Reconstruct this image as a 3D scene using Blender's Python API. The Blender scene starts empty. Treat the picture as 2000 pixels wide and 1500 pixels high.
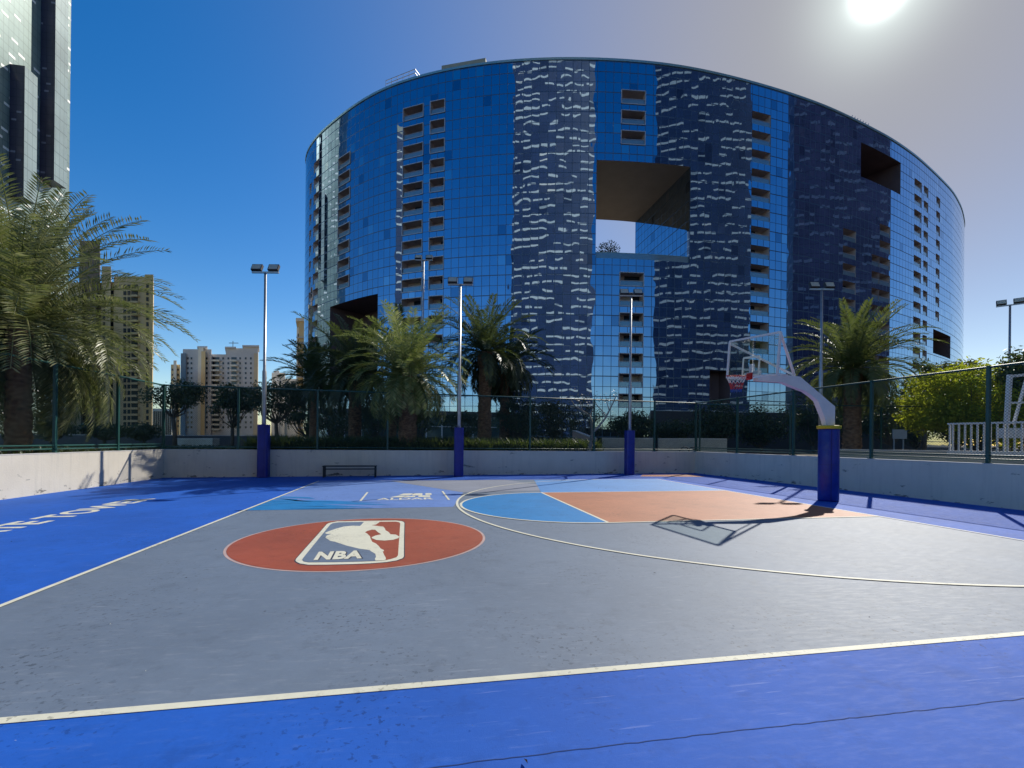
import bpy, bmesh, math, random
import numpy as np
from mathutils import Vector, Matrix
R = math.radians
sc = bpy.context.scene
COL = sc.collection

# ------------------------------------------------------------------ camera
F, CY, RO, H, YAW, XC, YC = 914.2, 860.8, .010, 1.463, .1865, -9.08, -10.39
cam_d = bpy.data.cameras.new('camera')
cam = bpy.data.objects.new('camera', cam_d); COL.objects.link(cam)
cam_d.sensor_width = 36; cam_d.lens = 36*F/2000
cam_d.shift_y = (CY-750)/2000
cam_d.clip_start = .05; cam_d.clip_end = 6000
cam.matrix_world = Matrix.Translation((XC, YC, H)) @ Matrix.Rotation(-YAW, 4, 'Z') @ Matrix.Rotation(R(90), 4, 'X') @ Matrix.Rotation(RO, 4, 'Z')
sc.camera = cam
sc.render.resolution_x = 1024; sc.render.resolution_y = 768

# ------------------------------------------------------------------ light
SUN_AZ, SUN_EL = R(48.6), R(37.6)
S = Vector((math.sin(SUN_AZ)*math.cos(SUN_EL), math.cos(SUN_AZ)*math.cos(SUN_EL), math.sin(SUN_EL)))
world = bpy.data.worlds.new('World'); sc.world = world; world.use_nodes = True
nt = world.node_tree; nt.nodes.clear()
def wn(t, **k):
    n = nt.nodes.new(t)
    for a, b in k.items(): setattr(n, a, b)
    return n
sky = wn('ShaderNodeTexSky', sky_type='NISHITA', sun_disc=False, sun_elevation=SUN_EL, sun_rotation=SUN_AZ,
         air_density=1.0, dust_density=.35, ozone_density=1.3)
hsv = wn('ShaderNodeHueSaturation'); hsv.inputs['Hue'].default_value = .507; hsv.inputs['Saturation'].default_value = 1.5; hsv.inputs['Value'].default_value = .82
nt.links.new(sky.outputs[0], hsv.inputs['Color'])
# bright aureole of the air round the sun, laid out in world directions
tc = wn('ShaderNodeTexCoord')
dot = wn('ShaderNodeVectorMath', operation='DOT_PRODUCT'); dot.inputs[1].default_value = S
nrm = wn('ShaderNodeVectorMath', operation='NORMALIZE')
nt.links.new(tc.outputs['Generated'], nrm.inputs[0]); nt.links.new(nrm.outputs[0], dot.inputs[0])
mx = wn('ShaderNodeMath', operation='MAXIMUM'); mx.inputs[1].default_value = 0; nt.links.new(dot.outputs['Value'], mx.inputs[0])
acc = None
for power, col in ((4200, (20, 22, 21)), (420, (2.6, 3.1, 2.8)), (60, (.55, .55, .42))):
    pw = wn('ShaderNodeMath', operation='POWER'); pw.inputs[1].default_value = power; nt.links.new(mx.outputs[0], pw.inputs[0])
    sv = wn('ShaderNodeVectorMath', operation='SCALE'); sv.inputs[0].default_value = col; nt.links.new(pw.outputs[0], sv.inputs['Scale'])
    if acc is None: acc = sv
    else:
        a = wn('ShaderNodeVectorMath', operation='ADD'); nt.links.new(acc.outputs[0], a.inputs[0]); nt.links.new(sv.outputs[0], a.inputs[1]); acc = a
a = wn('ShaderNodeVectorMath', operation='ADD'); nt.links.new(acc.outputs[0], a.inputs[0])
wide = wn('ShaderNodeMath', operation='POWER'); wide.inputs[1].default_value = 5.6; nt.links.new(mx.outputs[0], wide.inputs[0])
mixs = wn('ShaderNodeMix', data_type='RGBA'); mixs.inputs['B'].default_value = (1.72, 1.76, 2.05, 1)      # dusty air towards the sun
nt.links.new(wide.outputs[0], mixs.inputs['Factor']); nt.links.new(hsv.outputs[0], mixs.inputs['A']); nt.links.new(mixs.outputs['Result'], a.inputs[1])
bg = wn('ShaderNodeBackground'); bg.inputs['Strength'].default_value = .135
wo = wn('ShaderNodeOutputWorld')
nt.links.new(a.outputs[0], bg.inputs['Color']); nt.links.new(bg.outputs[0], wo.inputs['Surface'])
sun_d = bpy.data.lights.new('sun', 'SUN'); sun_d.energy = 3.6; sun_d.angle = R(.55); sun_d.color = (1, .95, .86)
sun = bpy.data.objects.new('sun', sun_d); COL.objects.link(sun)
sun.rotation_euler = (-S).to_track_quat('-Z', 'Y').to_euler(); sun.location = (30, 30, 60)
vs = sc.view_settings; vs.view_transform = 'Standard'; vs.look = 'None'; vs.gamma = 1; vs.exposure = 0.4
sc.render.engine = 'CYCLES'
try:
    sc.cycles.max_bounces = 8; sc.cycles.transparent_max_bounces = 12; sc.cycles.caustics_reflective = False; sc.cycles.caustics_refractive = False
    sc.cycles.sample_clamp_indirect = 4
except Exception: pass

# ------------------------------------------------------------------ geometry of the view
def camray(x, y):
    c, s = math.cos(RO), math.sin(RO); du = x-1000; dv = y-CY
    return (c*du+s*dv)/F, -(-s*du+c*dv)/F
FW = Vector((math.sin(YAW), math.cos(YAW), 0)); RT = Vector((math.cos(YAW), -math.sin(YAW), 0)); C0 = Vector((XC, YC, H))
def at(x, y, d):
    l, u = camray(x, y); return C0 + RT*l*d + FW*d + Vector((0, 0, u*d))
def gnd(x, y, z=0.):
    l, u = camray(x, y); return at(x, y, (z-H)/u)
def on_y(x, y, Y):
    p = at(x, y, 1)-C0; return C0 + p*((Y-YC)/p.y)
def on_x(x, y, X):
    p = at(x, y, 1)-C0; return C0 + p*((X-XC)/p.x)
def hz(x): return CY + math.tan(RO)*(x-1000)          # horizon height in the picture at x
def zof(x, y, d): return at(x, y, d).z

# ------------------------------------------------------------------ materials
def srgb(r, g, b):
    f = lambda c: ((c/255+.055)/1.055)**2.4 if c > 10 else c/255/12.92
    return (f(r), f(g), f(b))
class NM:
    def __init__(s, name):
        s.m = bpy.data.materials.new(name); s.m.use_nodes = True; s.t = s.m.node_tree
        s.b = s.t.nodes['Principled BSDF']; s.out = s.t.nodes['Material Output']
    def n(s, ty, **k):
        n = s.t.nodes.new(ty)
        for a, b in k.items(): setattr(n, a, b)
        return n
    def l(s, a, b): s.t.links.new(a, b)
    def math(s, op, a, b=None, c=None):
        n = s.n('ShaderNodeMath', operation=op)
        for i, v in enumerate((a, b, c)):
            if v is None: continue
            if isinstance(v, (int, float)): n.inputs[i].default_value = v
            else: s.l(v, n.inputs[i])
        return n.outputs[0]
    def coord(s, kind='Object'):
        return s.n('ShaderNodeTexCoord').outputs[kind]
    def noise(s, vec, scale, detail=4, rough=.6):
        n = s.n('ShaderNodeTexNoise'); n.inputs['Scale'].default_value = scale; n.inputs['Detail'].default_value = detail
        n.inputs['Roughness'].default_value = rough; s.l(vec, n.inputs['Vector']); return n.outputs['Fac']
    def ramp(s, fac, a, b, lo=0., hi=1.):
        n = s.n('ShaderNodeMapRange'); n.inputs['From Min'].default_value = a; n.inputs['From Max'].default_value = b
        n.inputs['To Min'].default_value = lo; n.inputs['To Max'].default_value = hi; s.l(fac, n.inputs['Value']); return n.outputs[0]
    def mix(s, fac, a, b):
        n = s.n('ShaderNodeMix', data_type='RGBA')
        for sock, v in ((n.inputs['Factor'], fac), (n.inputs['A'], a), (n.inputs['B'], b)):
            if isinstance(v, (int, float)): sock.default_value = v
            elif isinstance(v, tuple): sock.default_value = (*v[:3], 1)
            else: s.l(v, sock)
        return n.outputs['Result']
    def bump(s, h, dist, strength=1.):
        n = s.n('ShaderNodeBump'); n.inputs['Distance'].default_value = dist; n.inputs['Strength'].default_value = strength
        s.l(h, n.inputs['Height']); s.l(n.outputs[0], s.b.inputs['Normal'])
_c = {}
def mat(name, col, rough=.6, metal=0., var=.12, scale=4., bump=0., spec=.5, bscale=None):
    if name in _c: return _c[name]
    m = NM(name); v = m.coord(); nz = m.noise(v, scale, 5)
    dark = tuple(c*(1-var) for c in col); lite = tuple(min(1, c*(1+var)) for c in col)
    m.l(m.mix(m.ramp(nz, .3, .7), dark, lite), m.b.inputs['Base Color'])
    m.b.inputs['Roughness'].default_value = rough; m.b.inputs['Metallic'].default_value = metal
    m.b.inputs['Specular IOR Level'].default_value = spec
    if bump: m.bump(m.noise(v, bscale or scale*4, 4), bump)
    _c[name] = m.m; return m.m

def paint(name, col, rough=.62, wear=.14, lite=None, spec=.4):
    """sports-court acrylic: mottled, scuffed, sandy"""
    m = NM(name); v = m.coord()
    big = m.noise(v, .55, 5, .65); mid = m.noise(v, 6, 6, .7)
    mp = m.n('ShaderNodeMapping'); mp.inputs['Rotation'].default_value = (0, 0, .5); mp.inputs['Scale'].default_value = (3, 14, 1); m.l(v, mp.inputs[0])
    st = m.noise(mp.outputs[0], 1.6, 9, .78)
    c1 = m.mix(m.ramp(big, .35, .65), tuple(c*(1-wear) for c in col), tuple(min(1, c*(1+wear)) for c in col))
    c2 = m.mix(m.ramp(mid, .35, .7, 0, .28), c1, tuple(min(1, c*.72) for c in col))
    pale = lite or tuple(min(1, c*.8+.12) for c in col)
    c3 = m.mix(m.ramp(st, .53, .68, 0, .5), c2, pale)
    patch = m.noise(v, .9, 3, .5); sp = m.noise(v, 22, 3, .6)
    c4 = m.mix(m.math('MULTIPLY', m.ramp(sp, .59, .64, 0, .75), m.ramp(patch, .45, .65)), c3, tuple(c*.4 for c in col))
    mp2 = m.n('ShaderNodeMapping'); mp2.inputs['Rotation'].default_value = (0, 0, -.9); mp2.inputs['Scale'].default_value = (1.5, 26, 1); m.l(v, mp2.inputs[0])
    sc_ = m.noise(mp2.outputs[0], 1.1, 4, .6); c4 = m.mix(m.math('MULTIPLY', m.ramp(sc_, .61, .66, 0, .5), m.ramp(m.noise(v, 1.7, 2), .5, .62)), c4, tuple(min(1, c*.9+.16) for c in col))
    blot = m.noise(v, 3.1, 5, .7); c4 = m.mix(m.ramp(blot, .55, .66, 0, .35), c4, tuple(c*.6 for c in col))
    m.l(c4, m.b.inputs['Base Color'])
    m.l(m.ramp(st, .3, .75, rough-.05, rough+.12), m.b.inputs['Roughness'])
    m.b.inputs['Specular IOR Level'].default_value = spec
    gr = m.noise(v, 260, 2, .5); add = m.math('ADD', m.math('MULTIPLY', gr, .35), mid)
    m.bump(add, .004, .7)
    return m.m
P_BLUE = paint('apron_blue_paint', (.016, .11, .50), .7, .12, (.07, .17, .54), spec=.22)
P_GREY = paint('court_grey_paint', (.15, .195, .262), .6, .08, (.28, .315, .37))
P_PERI = paint('periwinkle_paint', (.13, .24, .56), .6, .10)
P_CYAN = paint('cyan_paint', (.008, .20, .50), .65, .10, spec=.3)
P_SKYB = paint('pale_sky_blue_paint', (.07, .25, .58), .6, .10)
P_TAUPE = paint('taupe_paint', (.25, .27, .33), .6, .10)
P_CLAY = paint('clay_paint', (.43, .160, .075), .6, .12)
P_RED = paint('brick_red_paint', (.33, .068, .030), .62, .14, (.40, .16, .10))
P_WHITE = paint('cream_line_paint', (.74, .72, .57), .6, .06, (.80, .78, .66))
P_SLATE = paint('slate_paint', (.14, .19, .27), .62, .08)

# ------------------------------------------------------------------ mesh builder
class MB:
    def __init__(s): s.v = []; s.f = []; s.mi = []; s.uv = []; s.smooth = []
    def face(s, pts, mi=0, uv=None, smooth=False):
        b = len(s.v); s.v += [tuple(p) for p in pts]; s.f.append(tuple(range(b, b+len(pts)))); s.mi.append(mi)
        if uv is None:
            p0 = Vector(pts[0]); e = Vector(pts[1])-p0
            nn = e.cross(Vector(pts[-1])-p0)
            if abs(nn.z) > .9*max(nn.length, 1e-9): uv = [(p[0], p[1]) for p in pts]
            else:
                h = Vector((-nn.y, nn.x, 0)); h = h.normalized() if h.length > 1e-9 else Vector((1, 0, 0))
                uv = [(Vector(p).dot(h), p[2]) for p in pts]
        s.uv += uv; s.smooth.append(smooth)
    def box(s, c, size, rz=0., mi=0, M=None):
        x, y, z = (q/2 for q in size); c = Vector(c)
        A = M if M is not None else Matrix.Rotation(rz, 3, 'Z')
        P = [c + A @ Vector((a*x, b*y, d*z)) for d in (-1, 1) for a, b in ((-1, -1), (1, -1), (1, 1), (-1, 1))]
        for q in ((3, 2, 1, 0), (4, 5, 6, 7), (0, 1, 5, 4), (1, 2, 6, 5), (2, 3, 7, 6), (3, 0, 4, 7)): s.face([P[i] for i in q], mi)
    def prism(s, poly, z0, z1, mi=0, top=True, bottom=True, side_mi=None):
        n = len(poly); a = sum(poly[i][0]*poly[(i+1) % n][1]-poly[(i+1) % n][0]*poly[i][1] for i in range(n))
        if a < 0: poly = poly[::-1]
        for i in range(n):
            p, q = poly[i], poly[(i+1) % n]
            s.face([(p[0], p[1], z0), (q[0], q[1], z0), (q[0], q[1], z1), (p[0], p[1], z1)], mi if side_mi is None else side_mi)
        if top: s.face([(p[0], p[1], z1) for p in poly], mi)
        if bottom: s.face([(p[0], p[1], z0) for p in poly[::-1]], mi)
    def bar(s, a, b, w, h=None, mi=0, up=(0, 0, 1)):
        a = Vector(a); b = Vector(b); d = b-a
        if d.length < 1e-6: return
        h = h or w; t = d.normalized(); u = Vector(up)
        if abs(t.dot(u)) > .95: u = Vector((1, 0, 0))
        x = t.cross(u).normalized(); y = x.cross(t)
        s.box((a+b)/2, (w, d.length, h), M=Matrix((x, t, y)).transposed(), mi=mi)
    def tube(s, pts, radii, n=10, mi=0, caps=True, smooth=True):
        pts = [Vector(p) for p in pts]; rings = []
        if isinstance(radii, (int, float)): radii = [radii]*len(pts)
        x = None
        for i, p in enumerate(pts):
            t = (pts[min(i+1, len(pts)-1)]-pts[max(i-1, 0)]).normalized()
            if x is None: x = t.orthogonal().normalized()
            x = (x - t*x.dot(t)).normalized(); y = t.cross(x)
            rings.append([p+(x*math.cos(2*math.pi*k/n)+y*math.sin(2*math.pi*k/n))*radii[i] for k in range(n)])
        for i in range(len(rings)-1):
            for k in range(n):
                s.face([rings[i][k], rings[i][(k+1) % n], rings[i+1][(k+1) % n], rings[i+1][k]], mi, [(k/n, i), ((k+1)/n, i), ((k+1)/n, i+1), (k/n, i+1)], smooth)
        if caps: s.face(rings[0][::-1], mi); s.face(rings[-1], mi)
    def build(s, name, mats, parent=None, weld=False, loc=None):
        me = bpy.data.meshes.new(name); me.from_pydata(s.v, [], s.f)
        if not isinstance(mats, (list, tuple)): mats = [mats]
        for m in mats: me.materials.append(m)
        me.polygons.foreach_set('material_index', s.mi)
        me.polygons.foreach_set('use_smooth', s.smooth)
        ul = me.uv_layers.new(name='UVMap'); ul.data.foreach_set('uv', [c for p in s.uv for c in p])
        if weld or any(s.smooth):
            bm = bmesh.new(); bm.from_mesh(me); bmesh.ops.remove_doubles(bm, verts=bm.verts, dist=1e-5); bm.to_mesh(me); bm.free()
        me.update()
        o = bpy.data.objects.new(name, me); COL.objects.link(o)
        if parent is not None:
            o.parent = parent; o.matrix_parent_inverse = Matrix.Translation(-parent.location) if parent.type == 'EMPTY' and parent.parent is None else Matrix()
            if parent.type != 'EMPTY' or parent.parent is not None: o.matrix_parent_inverse = Matrix()
        return o
def tag(o, label=None, cat=None, group=None, kind=None):
    if label: o['label'] = label
    if cat: o['category'] = cat
    if group: o['group'] = group
    if kind: o['kind'] = kind
    return o
def thing(name, loc, label, cat, group=None):
    o = bpy.data.objects.new(name, None); COL.objects.link(o); o.location = loc; o.empty_display_size = .2
    bpy.context.view_layer.update()
    return tag(o, label, cat, group)
def struct(o): o['kind'] = 'structure'; return o
def copy_tree(o, parent=None):
    c = o.copy(); COL.objects.link(c)
    if parent is not None: c.parent = parent; c.matrix_parent_inverse = o.matrix_parent_inverse.copy()
    for ch in list(o.children): copy_tree(ch, c)
    return c

# ================================================================== GROUND AND COURT
WL = [gnd(0, 976.5).xy, gnd(320, 933).xy, gnd(1357, 924).xy, gnd(2000, 997).xy]
dL = (WL[0]-WL[1]).normalized(); dR = (WL[3]-WL[2]).normalized()
wl = [WL[1]+dL*26, WL[1], WL[2], WL[2]+dR*30]                     # inner faces of the low walls
GZ = .82                                                          # garden level outside the court
court_poly = [tuple(p) for p in wl]
mb = MB(); mb.face([(*p, 0) for p in court_poly[::-1]]); struct(mb.build('court_apron', P_BLUE))
m_soil = mat('garden_soil', (.075, .062, .045), .95, var=.35, scale=.8, bump=.03)
mb = MB(); cx, cy = -7, 0
def out_of(p, k): return (p[0]*k, p[1]*k)
OW = []
def offset_poly(pl, d):
    res = []
    for i, p in enumerate(pl):
        ns = []
        if i > 0: e = (pl[i]-pl[i-1]).normalized(); ns.append(Vector((-e.y, e.x)))
        if i < len(pl)-1: e = (pl[i+1]-pl[i]).normalized(); ns.append(Vector((-e.y, e.x)))
        n = sum(ns, Vector((0, 0))).normalized(); k = 1/max(.3, n.dot(ns[0])); res.append(p+n*d*k)
    return res
wlo = offset_poly([Vector(p) for p in wl], .2)
wl = [Vector(p) for p in wl]
# garden ground ring: four sheets around the court, reaching the horizon
far = [Vector((-2500, -2500)), Vector((-2500, 2500)), Vector((2500, 2500)), Vector((2500, -2500))]
ring = offset_poly(wl, .1)
for i in range(3): mb.face([(*ring[i], GZ), (*ring[i+1], GZ), (*far[i+1], GZ), (*far[i], GZ)][::-1])
mb.face([(*ring[3], GZ), (*ring[0], GZ), (*far[0], GZ), (*far[3], GZ)][::-1])
g = mb.build('ground', m_soil); struct(g)
m_conc = mat('court_surround_concrete', (.3, .29, .27), .8, var=.1)

def sheet(name, poly, z, m):
    b = MB(); pts = [(p[0], p[1], z*.5) for p in poly]; n = len(pts)
    if sum(pts[i][0]*pts[(i+1) % n][1]-pts[(i+1) % n][0]*pts[i][1] for i in range(n)) < 0: pts = pts[::-1]
    b.face(pts); return struct(b.build(name, m))
X0, YN, YF = -12.62, -7.55, 6.72
sheet('court_surface', [(X0, YN), (0, YN), (0, YF), (X0, YF)], .004, P_GREY)
px = lambda L: [tuple(gnd(*p).xy) for p in L]
# coloured fields
peri = px([(455, 998), (885, 990), (905, 962), (770, 940)])
sheet('periwinkle_field', [peri[0], peri[1], peri[2], (-10.2, YF-.02), (X0+.03, YF-.02), (X0+.03, peri[0][1])], .008, P_PERI)
tp = px([(985, 937), (1045, 961), (905, 962)])
sheet('taupe_wedge', [tp[0], (-4.6, 3.1), tp[2], (-10.2, YF-.2)], .0105, P_TAUPE)
sheet('cyan_field', [(-5.0, YF-.03), (-.03, YF-.03), (-.03, 2.46), (-5.8, 2.46)], .0135, P_SKYB)
# brush-stroke streaks fading into the periwinkle field
mb = MB()
for k in range(7):
    y0 = peri[0][1]+.03+k*.36; xa = X0+.04; xb = -9.75-.18*(k % 3)-(1.4 if k > 4 else 0); w_ = .33 if k < 4 else .2; dr = .62
    mb.face([(xa, y0, .0064), ((xa+xb)/2, max(peri[0][1]+.01, y0-dr*.5), .0064), (xb, max(peri[0][1]+.01, y0-dr), .0064), (xb-.5, max(peri[0][1]+.05, y0-dr*.8+w_*.5), .0064), ((xa+xb)/2, y0-dr*.4+w_, .0064), (xa, y0+w_, .0064)])
struct(mb.build('cyan_brush_streaks', P_CYAN))
sheet('lane_clay', [(-5.8, -2.45), (0, -2.45), (0, 2.45), (-5.8, 2.45)], .016, P_CLAY)
semi = [(-5.8+2.45*math.cos(a), 2.45*math.sin(a)) for a in np.linspace(math.pi/2, 1.5*math.pi, 49)]
sheet('free_throw_semicircle', semi, .0162, P_CYAN)
sheet('clay_corner_patch', px([(1255, 927.6), (1345, 926.6), (1378, 931.5), (1250, 930.6)]), .004, P_CLAY)

def line(b, pts, w=.055, z=.02, closed=False):
    z *= .5; pts = [Vector(p).to_2d() for p in pts]; n = len(pts); L = []; Rr = []
    for i in range(n):
        a = pts[i-1] if (i > 0 or closed) else pts[i]; c = pts[(i+1) % n] if (i < n-1 or closed) else pts[i]
        d = (c-a).normalized(); nn = Vector((-d.y, d.x))*w/2; L.append(pts[i]+nn); Rr.append(pts[i]-nn)
    for i in range(n if closed else n-1):
        j = (i+1) % n; b.face([(*Rr[i], z), (*Rr[j], z), (*L[j], z), (*L[i], z)])
mb = MB()
sb = MB(); line(sb, [(X0-3, YN), (8, YN)], .062, .0072); struct(sb.build('sideline', P_WHITE))
line(mb, [(X0, YN+.031), (X0, YF)], .055)
line(mb, [(X0+.03, YF), (-.03, YF)], .045)
line(mb, [(0, YF+.02), (0, YN+.031)], .055)
line(mb, [(-.03, 2.45), (-5.8, 2.45)], .055, .0201)
line(mb, [(-.03, -2.45), (-5.8, -2.45)], .055, .0201)
line(mb, [(-5.8, 2.42), (-5.8, -2.42)], .055, .0202)
line(mb, [(-5.8+2.45*math.cos(a), 2.45*math.sin(a)) for a in np.linspace(math.pi/2, 1.5*math.pi, 65)], .055, .0205)
a0 = math.acos(1.55/6.75)
line(mb, [(-1.575+6.75*math.cos(a), 6.75*math.sin(a)) for a in np.linspace(math.pi/2-.0, 1.5*math.pi+.0, 97)], .055, .0208)
line(mb, [(-1.575, 6.75), (-1.2, 6.71)], .05, .0211)
line(mb, [(-1.575, -6.75), (-.03, -6.75)], .055, .0211)
fr = px([(704, 979), (718, 962), (864, 960), (877, 977)])
line(mb, [fr[0], fr[1]], .05); line(mb, [fr[2], fr[3]], .05)
struct(mb.build('court_lines', P_WHITE))
mb = MB(); line(mb, [fr[1], fr[2]], .022); line(mb, [fr[3], fr[0]], .022)
struct(mb.build('thin_frame_lines', mat('pale_blue_line', (.35, .45, .7), .6)))

# painted emblem: disc, framed panel, dribbling figure and lettering
cc = Vector((-9.94, -3.36)); rc = 1.74
circ = lambda r, n=96: [(cc.x+r*math.cos(t), cc.y+r*math.sin(t)) for t in np.linspace(0, 2*math.pi, n, endpoint=False)]
cpx = [gnd(431, 1075), gnd(941, 1050), gnd(750, 1013), gnd(620, 1118)]
cc = Vector(((cpx[0].x+cpx[1].x)/2+.01, (cpx[2].y+cpx[3].y)/2))
sheet('emblem_disc_edge', circ(rc+.035), .008, mat('pale_pink_paint', (.5, .36, .33), .6))
sheet('emblem_disc', circ(rc), .012, P_RED)
zz = lambda L: [tuple(gnd(560+x*.13, 980+y*.13).xy) for x, y in L]
outer = zz([(600,345),(625,330),(660,318),(760,300),(1100,294),(1640,288),(1725,297),(1755,308),(1768,325),(1762,560),(1760,830),(1740,858),(1650,890),(1500,915),(1250,935),(1000,945),(600,955),(330,956),(200,938),(145,910),(130,890),(140,868),(220,775),(340,640),(470,495)])
inner = zz([(655,352),(690,332),(780,318),(1100,311),(1640,306),(1690,316),(1705,335),(1690,560),(1672,815),(1650,843),(1560,872),(1440,896),(1100,910),(700,918),(330,921),(255,906),(235,885),(245,860),(330,755),(430,630),(540,495)])
def grow(poly, k):
    c = sum((Vector(p) for p in poly), Vector((0, 0)))/len(poly); return [tuple(c+(Vector(p)-c)*k) for p in poly]
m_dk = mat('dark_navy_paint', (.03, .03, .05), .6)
sheet('emblem_panel_outline', grow(outer, 1.018), .014, m_dk)  # thin dark painted outline round the panel
sheet('emblem_panel_frame', outer, .016, P_WHITE)
sheet('emblem_panel_red', inner, .020, P_RED)
sheet('emblem_panel_slate', zz([(655,352),(690,332),(780,318),(1165,310),(1150,400),(1250,700),(1390,860),(1390,898),(1100,910),(700,918),(330,921),(255,906),(235,885),(245,860),(330,755),(430,630),(540,495)]), .0225, P_SLATE)
figure = zz([(1125,352),(1150,322),(1180,306),(1240,303),(1330,303),(1390,306),(1392,320),(1340,352),(1275,362),(1330,370),(1450,385),(1475,412),(1485,440),(1530,465),(1560,500),(1640,505),(1692,535),(1680,558),(1600,583),(1470,595),(1350,587),(1280,560),(1277,545),(1330,520),(1420,500),(1372,470),(1330,432),(1280,430),(1215,448),(1175,470),(1210,490),(1250,530),(1262,570),(1285,615),(1340,640),(1385,680),(1410,715),(1465,742),(1445,768),(1458,800),(1490,860),(1485,885),(1440,897),(1330,897),(1325,870),(1342,840),(1330,795),(1275,762),(1240,737),(1100,720),(900,672),(720,612),(655,600),(580,550),(600,520),(670,497),(600,495),(570,480),(640,450),(740,415),(860,383),(990,370),(1100,374)])
sheet('emblem_figure', figure, .0245, P_WHITE)

def text_mesh(name, body, o, ux, uy, m, z, bold=.02, shear=0., fit=None, space=1.):
    """flat lettering: o origin, ux along the text for its whole width, uy cap height (2-D vectors)"""
    cu = bpy.data.curves.new('t', 'FONT'); cu.body = body; cu.offset = bold; cu.resolution_u = 3; cu.space_character = space
    ob = bpy.data.objects.new('t', cu); COL.objects.link(ob); bpy.context.view_layer.update()
    me = bpy.data.meshes.new_from_object(ob.evaluated_get(bpy.context.evaluated_depsgraph_get()))
    xs = [v.co.x for v in me.vertices]; ys = [v.co.y for v in me.vertices]; x0, x1, y0, y1 = min(xs), max(xs), min(ys), max(ys)
    for v in me.vertices:
        a = (v.co.x-x0)/(x1-x0); b = (v.co.y-y0)/(y1-y0); a += shear*b
        p = Vector(o)+Vector(ux)*a+Vector(uy)*b; v.co = (p.x, p.y, z*.5)
    bpy.data.objects.remove(ob); bpy.data.curves.remove(cu)
    me.name = name; me.materials.clear(); me.materials.append(m)
    bm = bmesh.new(); bm.from_mesh(me)
    for f in bm.faces:
        if f.normal.z < 0: f.normal_flip()
    bm.to_mesh(me); bm.free()
    o2 = bpy.data.objects.new(name, me); COL.objects.link(o2); return struct(o2)
bl, br, tl = (Vector(q) for q in zz([(400, 893), (1138, 865), (470, 765)]))
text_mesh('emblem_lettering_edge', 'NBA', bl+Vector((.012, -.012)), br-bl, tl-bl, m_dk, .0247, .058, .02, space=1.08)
text_mesh('emblem_lettering', 'NBA', bl, (br-bl)*.985, (tl-bl)*.985, P_WHITE, .0275, .05, .02, space=1.08)
text_mesh('sideline_lettering', 'GATE TOWER', (-15.33, -2.95), (0, 5.12), (-.56, 0), P_WHITE, .005, .03, 0)
text_mesh('sponsor_lettering', 'ALDAR', (-10.18, 1.27), (1.36, 0), (0, .36), P_WHITE, .013, .02)
# abstract stepped mark above the sponsor name
mb = MB()
def q4(x0, y0, x1, y1, sl=0.): mb.face([(x0, y0, .0065), (x1, y0, .0065), (x1+sl, y1, .0065), (x0+sl, y1, .0065)])
q4(-9.92, 1.76, -9.62, 2.1, .2); q4(-9.55, 1.76, -9.28, 2.02); q4(-9.2, 1.76, -8.9, 2.1)
q4(-9.72, 2.2, -9.42, 2.6, .12); q4(-9.36, 2.12, -9.1, 2.62); q4(-9.02, 2.2, -8.86, 2.62)
struct(mb.build('sponsor_mark', P_WHITE))

# hairline crack along the apron in front and small debris
rnd = random.Random(4)
ca, cb = gnd(820, 1502).xy, gnd(2080, 1354).xy
mb = MB(); pts = []; n = 90
for i in range(n+1):
    t = i/n; p = ca.lerp(cb, t) + Vector((0, rnd.uniform(-.004, .004)+.006*math.sin(t*5))); pts.append(p)
line(mb, pts, .006, .003); struct(mb.build('apron_crack', mat('crack_dark', (.008, .04, .17), .9)))
def debris(name, n, m, s0, s1, seed, box):
    r = random.Random(seed); b = MB()
    for _ in range(n):
        x = r.uniform(box[0], box[1]); y = box[2]+(box[3]-box[2])*r.random()**1.6; a = r.uniform(0, 6.3); s = r.uniform(s0, s1); e = Vector((math.cos(a), math.sin(a)))*s; f = Vector((-e.y, e.x))*.4
        z = .014; h = r.uniform(.002, .010)
        b.face([(x-e.x, y-e.y, z), (x+f.x, y+f.y, z+h), (x+e.x, y+e.y, z), (x-f.x, y-f.y, z+h*.5)])
    o = b.build(name, m); o['kind'] = 'stuff'; o['label'] = 'tiny %s scattered over the painted court' % ('dry leaf bits' if 'leaf' in name else 'pale grit specks'); o['category'] = 'litter'; return o
debris('leaf_litter', 55, mat('dry_leaf', (.05, .04, .02), .9), .008, .022, 3, (-16, 2, -9, 5))
debris('grit', 80, mat('grit_pale', (.6, .6, .5), .9), .003, .008, 8, (-15, 3, -9.4, 2))

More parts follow.
